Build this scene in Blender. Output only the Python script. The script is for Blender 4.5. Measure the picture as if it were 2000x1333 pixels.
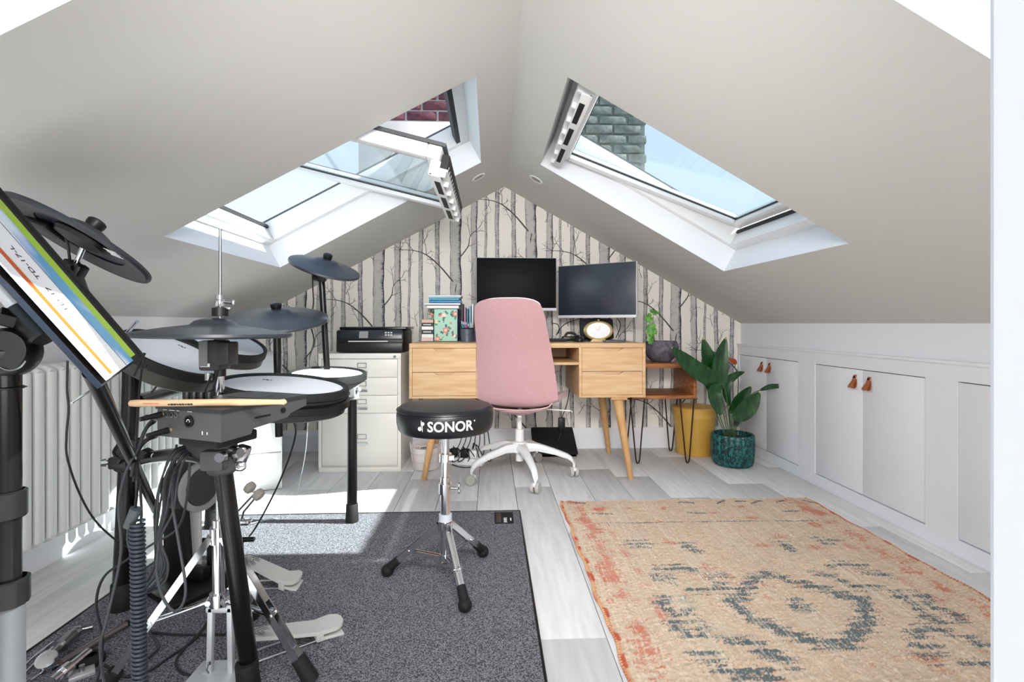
import bpy, bmesh, math, random
import numpy as np
from mathutils import Vector, Matrix
random.seed(7); rng = np.random.default_rng(7)
for o in list(bpy.data.objects): bpy.data.objects.remove(o)
scn = bpy.context.scene
COL = scn.collection
# ---------------------------------------------------------------- camera, light, exposure
EYE = .866; FPX = 980.0; HORIZ = 632.0; YAW = math.atan(42/FPX)
cam = bpy.data.cameras.new('camera'); co = bpy.data.objects.new('camera', cam); COL.objects.link(co)
cam.sensor_width = 36; cam.lens = FPX/2000*36; cam.shift_y = -(666.5-HORIZ)/2000; cam.clip_start = .02
co.location = (0, 0, EYE); co.rotation_euler = (math.pi/2, 0, -YAW); scn.camera = co
w = bpy.data.worlds.new('sky'); scn.world = w; w.use_nodes = True
nt = w.node_tree; bg = nt.nodes['Background']
tc = nt.nodes.new('ShaderNodeTexCoord'); sx = nt.nodes.new('ShaderNodeSeparateXYZ'); rp = nt.nodes.new('ShaderNodeValToRGB')
nt.links.new(tc.outputs['Generated'], sx.inputs[0]); nt.links.new(sx.outputs[2], rp.inputs[0])
rp.color_ramp.elements[0].color = (.80, .90, 1, 1); rp.color_ramp.elements[1].color = (.50, .70, 1, 1)
nt.links.new(rp.outputs[0], bg.inputs[0]); bg.inputs[1].default_value = 1.1
sun = bpy.data.lights.new('sun', 'SUN'); sun.energy = 18; sun.angle = .012; sun.color = (1, .97, .92)
so = bpy.data.objects.new('sun', sun); COL.objects.link(so); so.location = (5, 2, 5)
so.rotation_euler = Vector((-1, .045, -.80)).to_track_quat('-Z', 'Y').to_euler()
def area(name, loc, tgt, sx_, sy_, e, col=(1, .97, .94)):
    l = bpy.data.lights.new(name, 'AREA'); l.shape = 'RECTANGLE'; l.size = sx_; l.size_y = sy_; l.energy = e; l.color = col
    o = bpy.data.objects.new(name, l); COL.objects.link(o); o.location = loc
    o.rotation_euler = (Vector(tgt)-Vector(loc)).to_track_quat('-Z', 'Y').to_euler(); return o
area('fill_light', (0, -1.1, 1.1), (0, 2.5, .95), 1.8, 1.0, 36)
rl_ = area('far_fill_light', (.05, .32, 1.36), (.2, 3.2, .35), .7, .25, 11, (1, .98, .96)); rl_.data.spread = math.radians(100)  # added fill aimed at the far wall and floor, not a lamp of the house
area('low_fill_light', (.1, .55, .02), (.1, 1.3, 2.2), 1.6, .5, 2.5, (1, .98, .96))  # added fill from floor level in place of bounce, no real lamp there
scn.view_settings.view_transform = 'Standard'; scn.view_settings.look = 'None'; scn.view_settings.gamma = 1
scn.view_settings.use_curve_mapping = False; scn.view_settings.exposure = 0.16
# ---------------------------------------------------------------- placing helpers
SY, CY = math.sin(YAW), math.cos(YAW)
def ray(u, v):
    x = (u-1000)/FPX; return Vector((SY+CY*x, CY-SY*x, -(v-HORIZ)/FPX))
def P(u, v, Y): r = ray(u, v); t = Y/r.y; return Vector((r.x*t, Y, EYE+r.z*t))
def PZ(u, v, Z=0.): r = ray(u, v); t = (Z-EYE)/r.z; return Vector((r.x*t, r.y*t, Z))
def PX(u, v, X): r = ray(u, v); t = X/r.x; return Vector((X, r.y*t, EYE+r.z*t))
# ---------------------------------------------------------------- materials
def lin(c):
    if isinstance(c, str):
        c = c.lstrip('#'); c = [int(c[i:i+2], 16)/255 for i in (0, 2, 4)]
    return [x/12.92 if x <= .04045 else ((x+.055)/1.055)**2.4 for x in c]
MATS = {}
def mat(name, col, rough=.5, metal=0., col2=None, nscale=8, stretch=(1, 1, 1), bump=0., bscale=60, spec=.5, coat=0., sheen=0., rnd=0., detail=4, lo=.35, hi=.65, rampmode='LINEAR'):
    if name in MATS: return MATS[name]
    m = bpy.data.materials.new(name); m.use_nodes = True; nt = m.node_tree; b = nt.nodes['Principled BSDF']
    c = lin(col)+[1]; b.inputs['Base Color'].default_value = c; b.inputs['Roughness'].default_value = rough
    b.inputs['Metallic'].default_value = metal; b.inputs['Specular IOR Level'].default_value = spec
    b.inputs['Coat Weight'].default_value = coat; b.inputs['Sheen Weight'].default_value = sheen
    if col2 or bump:
        tc = nt.nodes.new('ShaderNodeTexCoord'); mp = nt.nodes.new('ShaderNodeMapping'); nt.links.new(tc.outputs['Object'], mp.inputs[0])
        mp.inputs['Scale'].default_value = stretch
        vec = mp.outputs[0]
        if rnd:
            oi = nt.nodes.new('ShaderNodeObjectInfo'); ml = nt.nodes.new('ShaderNodeMath'); ml.operation = 'MULTIPLY'; ml.inputs[1].default_value = 37.
            nt.links.new(oi.outputs['Random'], ml.inputs[0]); va = nt.nodes.new('ShaderNodeVectorMath'); va.operation = 'ADD'
            nt.links.new(vec, va.inputs[0]); nt.links.new(ml.outputs[0], va.inputs[1]); vec = va.outputs[0]
    if col2:
        n = nt.nodes.new('ShaderNodeTexNoise'); n.inputs['Scale'].default_value = nscale; n.inputs['Detail'].default_value = detail
        nt.links.new(vec, n.inputs['Vector']); r = nt.nodes.new('ShaderNodeValToRGB'); r.color_ramp.interpolation = rampmode
        r.color_ramp.elements[0].position = lo; r.color_ramp.elements[1].position = hi
        r.color_ramp.elements[0].color = c; r.color_ramp.elements[1].color = lin(col2)+[1]
        nt.links.new(n.outputs[0], r.inputs[0]); out = r.outputs[0]
        if rnd:
            hs = nt.nodes.new('ShaderNodeHueSaturation'); mr = nt.nodes.new('ShaderNodeMapRange')
            mr.inputs[3].default_value = 1-rnd; mr.inputs[4].default_value = 1+rnd
            nt.links.new(oi.outputs['Random'], mr.inputs[0]); nt.links.new(mr.outputs[0], hs.inputs['Value'])
            nt.links.new(out, hs.inputs['Color']); out = hs.outputs[0]
        nt.links.new(out, b.inputs['Base Color'])
    if bump:
        n2 = nt.nodes.new('ShaderNodeTexNoise'); n2.inputs['Scale'].default_value = bscale; nt.links.new(vec, n2.inputs['Vector'])
        bp = nt.nodes.new('ShaderNodeBump'); bp.inputs['Strength'].default_value = bump; bp.inputs['Distance'].default_value = .003
        nt.links.new(n2.outputs[0], bp.inputs['Height']); nt.links.new(bp.outputs[0], b.inputs['Normal'])
    MATS[name] = m; return m
def glassmat():
    m = bpy.data.materials.new('window_glass'); m.use_nodes = True; nt = m.node_tree; nt.nodes.clear()
    o = nt.nodes.new('ShaderNodeOutputMaterial'); mx = nt.nodes.new('ShaderNodeMixShader'); t = nt.nodes.new('ShaderNodeBsdfTransparent')
    g = nt.nodes.new('ShaderNodeBsdfGlossy'); g.inputs['Roughness'].default_value = .01; lw = nt.nodes.new('ShaderNodeLayerWeight'); lw.inputs[0].default_value = .5; pw_ = nt.nodes.new('ShaderNodeMath'); pw_.operation = 'POWER'; pw_.inputs[1].default_value = 4.5; nt.links.new(lw.outputs['Facing'], pw_.inputs[0]); f = nt.nodes.new('ShaderNodeMath'); f.operation = 'MULTIPLY_ADD'; f.inputs[1].default_value = .55; f.inputs[2].default_value = .02; nt.links.new(pw_.outputs[0], f.inputs[0])
    t.inputs[0].default_value = (.90, .96, .965, 1)
    nt.links.new(f.outputs[0], mx.inputs[0]); nt.links.new(t.outputs[0], mx.inputs[1]); nt.links.new(g.outputs[0], mx.inputs[2]); nt.links.new(mx.outputs[0], o.inputs[0])
    return m
GLASS = glassmat()
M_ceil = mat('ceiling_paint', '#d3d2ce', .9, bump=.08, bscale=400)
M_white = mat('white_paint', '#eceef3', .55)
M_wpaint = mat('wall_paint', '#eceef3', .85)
M_gloss = mat('white_gloss', '#eeeeee', .3)
M_pvc = mat('window_white', '#f1f1f1', .35)
M_cab = mat('cream_steel', '#e6e3dc', .4)
M_black = mat('black_plastic', '#09090a', .4)
M_blackm = mat('black_matte', '#0c0c0e', .7, bump=.1, bscale=300)
M_rubber = mat('rubber', '#070708', .75)
M_cym = mat('cymbal_rubber', '#2a2d36', .42, spec=.7)
M_tube = mat('rack_tube', '#0c0c0d', .25, .2)
M_grey = mat('grey_plastic', '#47474a', .55)
M_module = mat('module_grey', '#4a4a4b', .45)
M_chrome = mat('chrome', '#d9d9dc', .12, 1.)
M_steel = mat('brushed_steel', '#9fa0a3', .3, 1.)
M_alu = mat('cast_aluminium', '#c9cbce', .4, .4)
M_head = mat('mesh_head', '#dfe2ea', .6, col2='#e8eaf0', nscale=300, bump=.2, bscale=900)
M_pink = mat('pink_fabric', '#c89c9f', .95, col2='#b99094', nscale=260, bump=.35, bscale=500, sheen=.3)
M_oak = mat('oak', '#c99f72', .5, col2='#d8b68c', nscale=3, stretch=(2, 9, 22), bump=.05, bscale=30)
M_oakd = mat('oak_end', '#c4935f', .5, col2='#d4a974', nscale=3, stretch=(12, 12, 3))
M_acacia = mat('acacia', '#8a4f2b', .45, col2='#b87945', nscale=3, stretch=(2, 8, 18))
M_darkin = mat('dark_wood_inside', '#5a321e', .6, col2='#6e4026', nscale=4, stretch=(2, 8, 18))
M_leather = mat('tan_leather', '#b46a45', .55, col2='#a55c3a', nscale=30)
M_vinyl = mat('black_vinyl', '#15161a', .35, bump=.1, bscale=250)
M_mat = mat('charcoal_pile', '#303036', .95, col2='#9c9ca4', nscale=260, bump=.8, bscale=420, lo=.38, hi=.68)
M_wire = mat('hairpin_steel', '#33241d', .45, .6)
M_yellow = mat('mustard_enamel', '#d6a94f', .42, col2='#cfa044', nscale=5)
M_turq = mat('turquoise_glaze', '#0f2c30', .35, col2='#1f6f6c', nscale=70, stretch=(1, 1, 1), bump=.6, bscale=110, lo=.45, hi=.6)
M_soil = mat('soil', '#2a2019', .95, bump=1, bscale=80)
M_leaf = mat('leaf_green', '#0f3316', .3, col2='#215a24', nscale=14, stretch=(4, 4, 1), lo=.4, hi=.75)
M_leafy = mat('leaf_yellow', '#a8a03c', .5)
M_leafl = mat('leaf_light', '#3f7d2c', .4, col2='#78b04a', nscale=40)
M_stem = mat('stem_green', '#4a6136', .6)
M_red = mat('dry_leaf', '#a03c22', .7)
M_stone = mat('purple_stone', '#4a464f', .7, col2='#6f6a78', nscale=40, bump=1, bscale=60)
M_amet = mat('crystal', '#b8a6b8', .3, col2='#d8cad6', nscale=30, bump=.8, bscale=50)
M_screen = mat('screen_glass', '#08080b', .5, spec=.12)
M_screen2 = mat('screen_matte', '#262e3c', .30, spec=.8)
M_silver = mat('silver_plastic', '#d5d2d6', .35)
M_gold = mat('gold', '#d8c08a', .3, .7)
M_clock = mat('clock_face', '#eeeef2', .5)
M_stickw = mat('stick_wood', '#d6b088', .5, col2='#e0be98', nscale=6, stretch=(3, 40, 40))
M_ink = mat('ink', '#2a2422', .7); M_inkw = mat('white_ink', '#ececec', .6)
M_cable = mat('cable', '#1e1f22', .55); M_cableg = mat('grey_cable', '#3a3d42', .5); M_cablew = mat('white_cable', '#d8d8d8', .5)
M_felt = mat('felt', '#b8b0a6', .9); M_ring = mat('grey_ring', '#9a9a98', .7)
M_gap = mat('shadow_gap', '#4a4a4c', .9)
M_rad = mat('radiator_enamel', '#e2e4e2', .35)
# ---------------------------------------------------------------- mesh builder
def origin(o):
    v = Vector((0, 0, 0))
    m = Matrix.Identity(4)
    while o is not None: m = o.matrix_basis @ m; o = o.parent
    return m
class MB:
    def __init__(s): s.bm = bmesh.new(); s.mi = 0
    def _new(s, verts):
        for v in verts:
            for f in v.link_faces: f.material_index = s.mi
    def box(s, c, d, rot=None, bev=0.):
        g = bmesh.ops.create_cube(s.bm, size=1); vs = g['verts']
        for v in vs: v.co = Vector((v.co.x*d[0], v.co.y*d[1], v.co.z*d[2]))
        if bev > 0:
            b = min(bev, .45*min(d)); es = list({e for v in vs for e in v.link_edges})
            r = bmesh.ops.bevel(s.bm, geom=es, offset=b, segments=2, affect='EDGES', profile=.5, clamp_overlap=True)
            vs = list({v for f in r['faces'] for v in f.verts}|{v for v in vs if v.is_valid})
            vs = list({x for v in vs for f in v.link_faces for x in f.verts}|set(vs))
        M = Matrix.Translation(Vector(c)) @ (rot.to_4x4() if rot is not None else Matrix.Identity(4))
        for v in vs: v.co = M @ v.co
        s._new(vs); return s
    def bb(s, x0, x1, y0, y1, z0, z1, bev=0.):
        return s.box(((x0+x1)/2, (y0+y1)/2, (z0+z1)/2), (abs(x1-x0), abs(y1-y0), abs(z1-z0)), None, bev)
    def lathe(s, prof, M=None, seg=32, caps=True, wob=None):
        M = M or Matrix.Identity(4); rings = []
        for (r, z) in prof:
            ring = []
            for i in range(seg):
                a = 2*math.pi*i/seg; rr = r*(wob(a, z) if wob else 1)
                ring.append(s.bm.verts.new(M @ Vector((rr*math.cos(a), rr*math.sin(a), z))))
            rings.append(ring)
        for k in range(len(rings)-1):
            for i in range(seg):
                j = (i+1) % seg
                f = s.bm.faces.new((rings[k][i], rings[k][j], rings[k+1][j], rings[k+1][i])); f.material_index = s.mi
        if caps:
            for rg, fl in ((rings[0], True), (rings[-1], False)):
                f = s.bm.faces.new(rg[::-1] if fl else rg); f.material_index = s.mi
        return s
    def cyl(s, p0, p1, r0, r1=None, seg=20):
        p0, p1 = Vector(p0), Vector(p1); d = p1-p0; q = d.to_track_quat('Z', 'Y').to_matrix().to_4x4()
        return s.lathe([(r0, 0), (r0 if r1 is None else r1, d.length)], Matrix.Translation(p0) @ q, seg)
    def tube(s, pts, r, seg=8, closed=False):
        pts = [Vector(p) for p in pts]; n = len(pts); rr = r if isinstance(r, (list, tuple)) else [r]*n
        T = []
        for i in range(n):
            a = pts[(i-1) % n] if (closed or i > 0) else pts[i]; b = pts[(i+1) % n] if (closed or i < n-1) else pts[i]
            T.append((b-a).normalized())
        nrm = T[0].orthogonal().normalized(); rings = []
        for i in range(n):
            nrm = (nrm - T[i]*nrm.dot(T[i])).normalized(); bn = T[i].cross(nrm)
            rings.append([s.bm.verts.new(pts[i]+(nrm*math.cos(2*math.pi*k/seg)+bn*math.sin(2*math.pi*k/seg))*rr[i]) for k in range(seg)])
        m = n if closed else n-1
        for i in range(m):
            A, B = rings[i], rings[(i+1) % n]
            for k in range(seg):
                j = (k+1) % seg; f = s.bm.faces.new((A[k], A[j], B[j], B[k])); f.material_index = s.mi
        if not closed:
            s.bm.faces.new(rings[0][::-1]).material_index = s.mi; s.bm.faces.new(rings[-1]).material_index = s.mi
        return s
    def sphere(s, c, r, scale=(1, 1, 1), seg=16, rot=None):
        g = bmesh.ops.create_uvsphere(s.bm, u_segments=seg, v_segments=max(6, seg//2), radius=r)
        R = rot.to_4x4() if rot is not None else Matrix.Identity(4)
        for v in g['verts']: v.co = Vector(c) + (R @ Vector((v.co.x*scale[0], v.co.y*scale[1], v.co.z*scale[2])))
        s._new(g['verts']); return s
    def prism(s, pts, off):
        off = Vector(off); a = [s.bm.verts.new(Vector(p)) for p in pts]; b = [s.bm.verts.new(Vector(p)+off) for p in pts]
        n = len(a); fs = [s.bm.faces.new(a[::-1]), s.bm.faces.new(b)]
        for i in range(n): fs.append(s.bm.faces.new((a[i], a[(i+1) % n], b[(i+1) % n], b[i])))
        for f in fs: f.material_index = s.mi
        return s
    def poly(s, pts):
        f = s.bm.faces.new([s.bm.verts.new(Vector(p)) for p in pts]); f.material_index = s.mi; return s
    def build(s, name, m, parent=None, smooth=True, recalc=True, sharp=38):
        if recalc: bmesh.ops.recalc_face_normals(s.bm, faces=s.bm.faces[:])
        if parent is not None:
            inv = origin(parent).inverted()
            for v in s.bm.verts: v.co = inv @ v.co
        if smooth:
            for f in s.bm.faces: f.smooth = True
            for e in s.bm.edges:
                if len(e.link_faces) != 2 or e.calc_face_angle(0) > math.radians(sharp): e.smooth = False
        me = bpy.data.meshes.new(name); s.bm.to_mesh(me); s.bm.free()
        for mm in (m if isinstance(m, (list, tuple)) else [m]): me.materials.append(mm)
        o = bpy.data.objects.new(name, me); COL.objects.link(o)
        if parent is not None: o.parent = parent
        return o
def tag(o, label, cat, group=None, kind=None):
    o['label'] = label; o['category'] = cat
    if group: o['group'] = group
    if kind: o['kind'] = kind
    return o
def thing(name, label, cat, loc=(0, 0, 0), group=None, rz=0.):
    o = bpy.data.objects.new(name, None); COL.objects.link(o); o.location = loc; o.rotation_euler = (0, 0, rz); o.empty_display_size = .05
    return tag(o, label, cat, group)
def struct(name, mb, m, parent=None, **k):
    o = mb.build(name, m, parent, **k)
    if parent is None: o['kind'] = 'structure'
    return o
def sroot(name, loc=(0, 0, 0)):
    o = bpy.data.objects.new(name, None); COL.objects.link(o); o.location = loc; o['kind'] = 'structure'; return o
def copytree(o, parent=None):
    c = o.copy(); COL.objects.link(c); c.parent = parent
    for ch in [x for x in bpy.data.objects if x.parent == o]: copytree(ch, c)
    return c
def spline(pts, n=8, closed=False):
    pts = [Vector(p) for p in pts]; N = len(pts); out = []
    rngk = range(N if closed else N-1)
    for i in rngk:
        p0 = pts[(i-1) % N] if closed or i > 0 else pts[0]*2-pts[1]; p1 = pts[i]; p2 = pts[(i+1) % N]
        p3 = pts[(i+2) % N] if closed or i+2 < N else p2*2-p1
        for k in range(n):
            t = k/n; out.append(.5*((2*p1)+(p2-p0)*t+(2*p0-5*p1+4*p2-p3)*t*t+(3*p1-p0-3*p2+p3)*t**3))
    if not closed: out.append(pts[-1])
    return out
def frameN(c, n, up=(1, 0, 0)):
    n = Vector(n).normalized(); x = Vector(up); x = (x-n*x.dot(n)).normalized(); y = n.cross(x)
    M = Matrix((x, y, n)).transposed().to_4x4(); M.translation = Vector(c); return M
def rot3(x, y, z): return Matrix((Vector(x), Vector(y), Vector(z))).transposed()
def textmesh(name, s, size, M, m, parent, thick=.0006, bend=None, bold=0., sx=1.):
    cu = bpy.data.curves.new('lettering', 'FONT'); cu.body = s; cu.size = size; cu.extrude = thick; cu.offset = bold; cu.resolution_u = 3; cu.align_x = 'CENTER'; cu.align_y = 'CENTER'
    to = bpy.data.objects.new('lettering', cu); COL.objects.link(to)
    dg = bpy.context.evaluated_depsgraph_get(); dg.update(); me = bpy.data.meshes.new_from_object(to.evaluated_get(dg))
    bpy.data.objects.remove(to); bpy.data.curves.remove(cu); bm = bmesh.new(); bm.from_mesh(me); bpy.data.meshes.remove(me)
    for v in bm.verts: v.co.x *= sx
    if bend: 
        for v in bm.verts: v.co = bend(v.co)
    if M is not None:
        for v in bm.verts: v.co = M @ v.co
    mb = MB(); mb.bm.free(); mb.bm = bm; return mb.build(name, m, parent, smooth=False, recalc=False)
# ================================================================ ROOM
WY = 3.46; AX, AZ = .095, 1.809; SR, SL = .5665, .538; XR, XL = 1.76, -1.60; NY = -1.6
def zc(x): return AZ-SR*(x-AX) if x > AX else AZ-SL*(AX-x)
# floor of planks
mb = MB(); mb.bb(XL-.05, XR+.05, NY, WY+.05, -.06, -.0125); floor = struct('floor', mb, M_gap)
M_plank = mat('washed_plank', '#d0d0d1', .6, col2='#eae9ea', nscale=3.4, stretch=(13, 1.3, 1), bump=.05, bscale=12, rnd=.012, detail=12, lo=.2, hi=.72)
pw, plen = .192, 1.285
def plankmesh(L, Wd=pw):
    m_ = MB(); m_.box((0, 0, -.006), (Wd-.0022, L-.0022, .012), None, .0012); o = m_.build('plank', M_plank, None); return o
protos = {}
i = 0; x = XL+.0
while x < XR-.01:
    wd = min(pw, XR-x); y = NY; off = [.55, .2, .95, .4, 1.1, .7][i % 6]; L = off
    while y < WY-.01:
        L2 = min(L, WY-y); key = (round(L2, 3), round(wd, 3))
        if key not in protos: o = plankmesh(L2, wd); protos[key] = o
        else: o = protos[key].copy(); COL.objects.link(o)
        o.parent = floor; o.location = (x+wd/2, y+L2/2, 0); y += L2; L = plen
    x += wd; i += 1
# side walls and gable
mb = MB(); mb.bb(XL-.05, XL, NY, WY+.05, 0, zc(XL)+.03); struct('wall_left', mb, M_wpaint)
mb = MB(); mb.bb(XR, XR+.05, NY, WY+.05, 0, zc(XR)+.03); wall_right = struct('wall_right', mb, M_wpaint)
def gable(y0, y1, inset=0): 
    return [(XL-.04, y0, -.02), (XR+.04, y0, -.02), (XR+.04, y0, zc(XR+.04)+.04), (AX, y0, AZ+.05), (XL-.04, y0, zc(XL-.04)+.04)]
M_paper = mat('wallpaper_ground', '#f2ede5', .85)
mb = MB(); mb.prism(gable(WY, 0), (0, .06, 0)); wall_far = struct('wall_far', mb, M_paper, smooth=False)
mb = MB(); mb.prism(gable(NY, 0), (0, -.06, 0)); struct('wall_near', mb, M_wpaint, smooth=False)
# ceiling slopes with skylight openings
WR = (.265, 1.262, 1.715, 2.665); WL = (-1.109, -.05, 1.755, 2.70)
WR2 = (.265, 1.262, .30, .876); WL2 = (-1.109, -.05, -.12, .846)
mb = MB()
def slope(xa, xb, opens):
    ys = sorted({NY, WY}|{o[2] for o in opens}|{o[3] for o in opens}); xs = sorted({xa, xb}|{o[0] for o in opens}|{o[1] for o in opens})
    for i in range(len(xs)-1):
        for j in range(len(ys)-1):
            cx, cy = (xs[i]+xs[i+1])/2, (ys[j]+ys[j+1])/2
            if any(o[0] < cx < o[1] and o[2] < cy < o[3] for o in opens): continue
            mb.poly([(xs[i], ys[j], zc(xs[i])), (xs[i+1], ys[j], zc(xs[i+1])), (xs[i+1], ys[j+1], zc(xs[i+1])), (xs[i], ys[j+1], zc(xs[i]))])
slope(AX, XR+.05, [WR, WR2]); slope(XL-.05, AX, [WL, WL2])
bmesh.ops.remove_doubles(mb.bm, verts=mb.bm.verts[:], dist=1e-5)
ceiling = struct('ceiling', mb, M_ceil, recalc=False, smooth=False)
# ---------------------------------------------------------------- skylights
M_seal = mat('seal_black', '#141416', .6); M_clad = mat('grey_cladding', '#5a5c60', .5, .3); M_reveal = mat('reveal_white', '#eceef2', .7)
def skylight(name, op, side, ang, flap=True, up=True):
    x0, x1, y0, y1 = op; sl = SR if side > 0 else SL; a = math.atan(sl)
    top = Vector((x0 if side > 0 else x1, 0, 0)); top.z = zc(top.x)
    S = Vector((math.cos(a)*side, 0, -math.sin(a))); N = Vector((math.sin(a)*side, 0, math.cos(a))); Yv = Vector((0, 1, 0))
    L = (x1-x0)/math.cos(a)
    root = sroot(name, top+S*L/2+Yv*(y0+y1)/2)
    def bx(mb_, s0, s1, ya, yb, n0, n1, R=None, piv=None, bev=0):
        c = S*(s0+s1)/2+Yv*(ya+yb)/2+N*(n0+n1)/2+top; d = (abs(s1-s0), abs(yb-ya), abs(n1-n0)); R0 = rot3(S, Yv, N)
        if R is not None: c = piv+R@(c-piv); R0 = R@R0
        mb_.box(c, d, R0, bev)
    t = .012; D = .15
    m = MB(); bx(m, -t, 0, y0-t, y1+t, 0.0005, D); bx(m, L, L+t, y0-t, y1+t, .0005, D); bx(m, 0, L, y0-t, y0, .0005, D); bx(m, 0, L, y1, y1+t, .0005, D)
    m.build('reveal_lining', M_reveal, root)
    fw = .052; m = MB(); e = .012
    bx(m, -e, fw, y0-e, y1+e, D-.02, D+.08, bev=.003); bx(m, L-fw, L+e, y0-e, y1+e, D-.02, D+.08, bev=.003)
    bx(m, fw, L-fw, y0-e, y0+fw*.8, D-.02, D+.08, bev=.003); bx(m, fw, L-fw, y1-fw*.8, y1+e, D-.02, D+.08, bev=.003)
    m.build('window_frame', M_pvc, root)
    m = MB(); bx(m, fw-.002, fw+.012, y0+.05, y1-.05, D+.03, D+.055); bx(m, fw-.004, fw+.022, y0+.045, y1-.045, D-.018, D+.03); bx(m, L-fw-.012, L-fw+.002, y0+.05, y1-.05, D+.045, D+.06); m.build('rubber_seal', M_seal, root)
    m = MB(); bx(m, -.12, .03, y0-.06, y1+.06, D+.08, D+.15, bev=.01); bx(m, L-.02, L+.10, y0-.06, y1+.06, D+.08, D+.095)
    bx(m, .03, L-.02, y0-.06, y0+.012, D+.08, D+.10); bx(m, .03, L-.02, y1-.012, y1+.06, D+.08, D+.10); m.build('flashing_cover', M_clad, root)
    piv = top+S*L/2+N*(D+.02); R = Matrix.Rotation(ang, 3, 'Y'); g = .058; bw = .052
    s0, s1, a0, a1 = g+(.045 if abs(ang) > .5 else 0), L-g, y0+g*.85, y1-g*.85; n0, n1 = D-.008, D+.042
    m = MB(); bx(m, s0, s0+bw, a0, a1, n0, n1, R, piv, .006); bx(m, s1-bw, s1, a0, a1, n0, n1, R, piv, .006)
    bx(m, s0+bw, s1-bw, a0, a0+bw, n0, n1, R, piv, .006); bx(m, s0+bw, s1-bw, a1-bw, a1, n0, n1, R, piv, .006)
    m.mi = 1; bx(m, s0+bw-.001, s1-bw+.001, a0+bw-.003, a0+bw+.004, D+.012, D+.022, R, piv); bx(m, s0+bw-.001, s1-bw+.001, a1-bw-.004, a1-bw+.003, D+.012, D+.022, R, piv)
    bx(m, s0+bw-.003, s0+bw+.004, a0+bw, a1-bw, D+.012, D+.022, R, piv); bx(m, s1-bw-.004, s1-bw+.003, a0+bw, a1-bw, D+.012, D+.022, R, piv)
    m.mi = 2; 
    for q in ((s0-.01, s0+.03, a0-.005, a1+.005), (s1-.03, s1+.02, a0-.005, a1+.005), (s0, s1, a0-.008, a0+.02), (s0, s1, a1-.02, a1+.008)): bx(m, *q, n1, n1+.012, R, piv)
    sash = m.build('sash', [M_pvc, M_seal, M_clad], root)
    m = MB(); bx(m, s0+bw, s1-bw, a0+bw, a1-bw, D+.014, D+.019, R, piv); m.build('glass', GLASS, sash, smooth=False)
    if flap:
        # ventilation flap: curved bar with ribs along the top rail
        m = MB(); bx(m, s0-.035, s0-.005, a0+.02, a1-.02, n0-.03, n0-.022, R, piv); bx(m, s0-.012, s0+.03, a0+.02, a1-.02, n0-.055, n0-.045, R, piv, .003)
        bx(m, s0+.02, s0+.032, a0+.02, a1-.02, n0-.052, n0, R, piv); 
        for k in range(7):
            yy = a0+.03+(a1-a0-.06)*k/6; bx(m, s0-.03, s0+.03, yy-.006, yy+.006, n0-.05, n0+.002, R, piv)
        m.mi = 1; bx(m, s0-.030, s0-.004, a0+.02, a1-.02, n0-.02, n0+.03, R, piv); m.mi = 0
        m.mi = 1
        for k in range(3):
            ya = a0+.06+(a1-a0-.12)*k/3; bx(m, s0-.006, s0+.016, ya+.03, ya+(a1-a0-.12)/3-.03, n0-.0565, n0-.0545, R, piv)
        m.mi = 0
        for k in range(16):
            yy = a0+.04+(a1-a0-.08)*k/15; bx(m, s0-.0345, s0-.0335, yy-.003, yy+.003, n0-.018, n0-.006, R, piv)
        m.build('ventilation_flap', [M_pvc, M_seal], sash)
    m = MB()
    for yy in (y0+.004, y1-.004):
        for ss in (.1, L-.1):
            c = top+S*ss+Yv*yy+N*(D-.012); m.cyl(c, c+Yv*(.004 if yy < (y0+y1)/2 else -.004), .004)
    m.build('screw_cap', M_steel, root)
    return root
skylight('window_1', WL, -1, math.radians(42)); skylight('window_2', WR, 1, -math.radians(8.5))
skylight('window_3', WL2, -1, 0., False); skylight('window_4', WR2, 1, 0., False)
# ---------------------------------------------------------------- wallpaper print (birch trunks)
def barkmat():
    m = bpy.data.materials.new('birch_print'); m.use_nodes = True; nt = m.node_tree; b = nt.nodes['Principled BSDF']; b.inputs['Roughness'].default_value = .85
    at = nt.nodes.new('ShaderNodeAttribute'); at.attribute_name = 'tone'; tc = nt.nodes.new('ShaderNodeTexCoord')
    mp = nt.nodes.new('ShaderNodeMapping'); mp.inputs['Scale'].default_value = (18, 1, 150); nt.links.new(tc.outputs['Object'], mp.inputs[0])
    n = nt.nodes.new('ShaderNodeTexNoise'); n.inputs['Scale'].default_value = 1.4; n.inputs['Detail'].default_value = 5; nt.links.new(mp.outputs[0], n.inputs['Vector'])
    n2 = nt.nodes.new('ShaderNodeTexNoise'); n2.inputs['Scale'].default_value = 22; nt.links.new(tc.outputs['Object'], n2.inputs['Vector'])
    mm = nt.nodes.new('ShaderNodeMath'); mm.operation = 'MULTIPLY_ADD'; mm.inputs[1].default_value = .75; nt.links.new(n.outputs[0], mm.inputs[0]); nt.links.new(at.outputs['Fac'], mm.inputs[2])
    m2 = nt.nodes.new('ShaderNodeMath'); m2.operation = 'MULTIPLY_ADD'; m2.inputs[1].default_value = .45; nt.links.new(n2.outputs[0], m2.inputs[0]); nt.links.new(mm.outputs[0], m2.inputs[2])
    r = nt.nodes.new('ShaderNodeValToRGB'); r.color_ramp.elements[0].position = .55; r.color_ramp.elements[0].color = lin('#26262a')+[1]
    r.color_ramp.elements[1].position = 1.0; r.color_ramp.elements[1].color = lin('#c4c2be')+[1]
    e = r.color_ramp.elements.new(.8); e.color = lin('#94949a')+[1]
    nt.links.new(m2.outputs[0], r.inputs[0]); nt.links.new(r.outputs[0], b.inputs['Base Color']); return m
M_bark = barkmat(); M_twig = mat('twig_print', '#57565a', .85)
def wallx(u): return P(u, 600, WY).x
thick = [440, 588, 740, 890, 1037, 1181, 1320, 1460]
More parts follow.
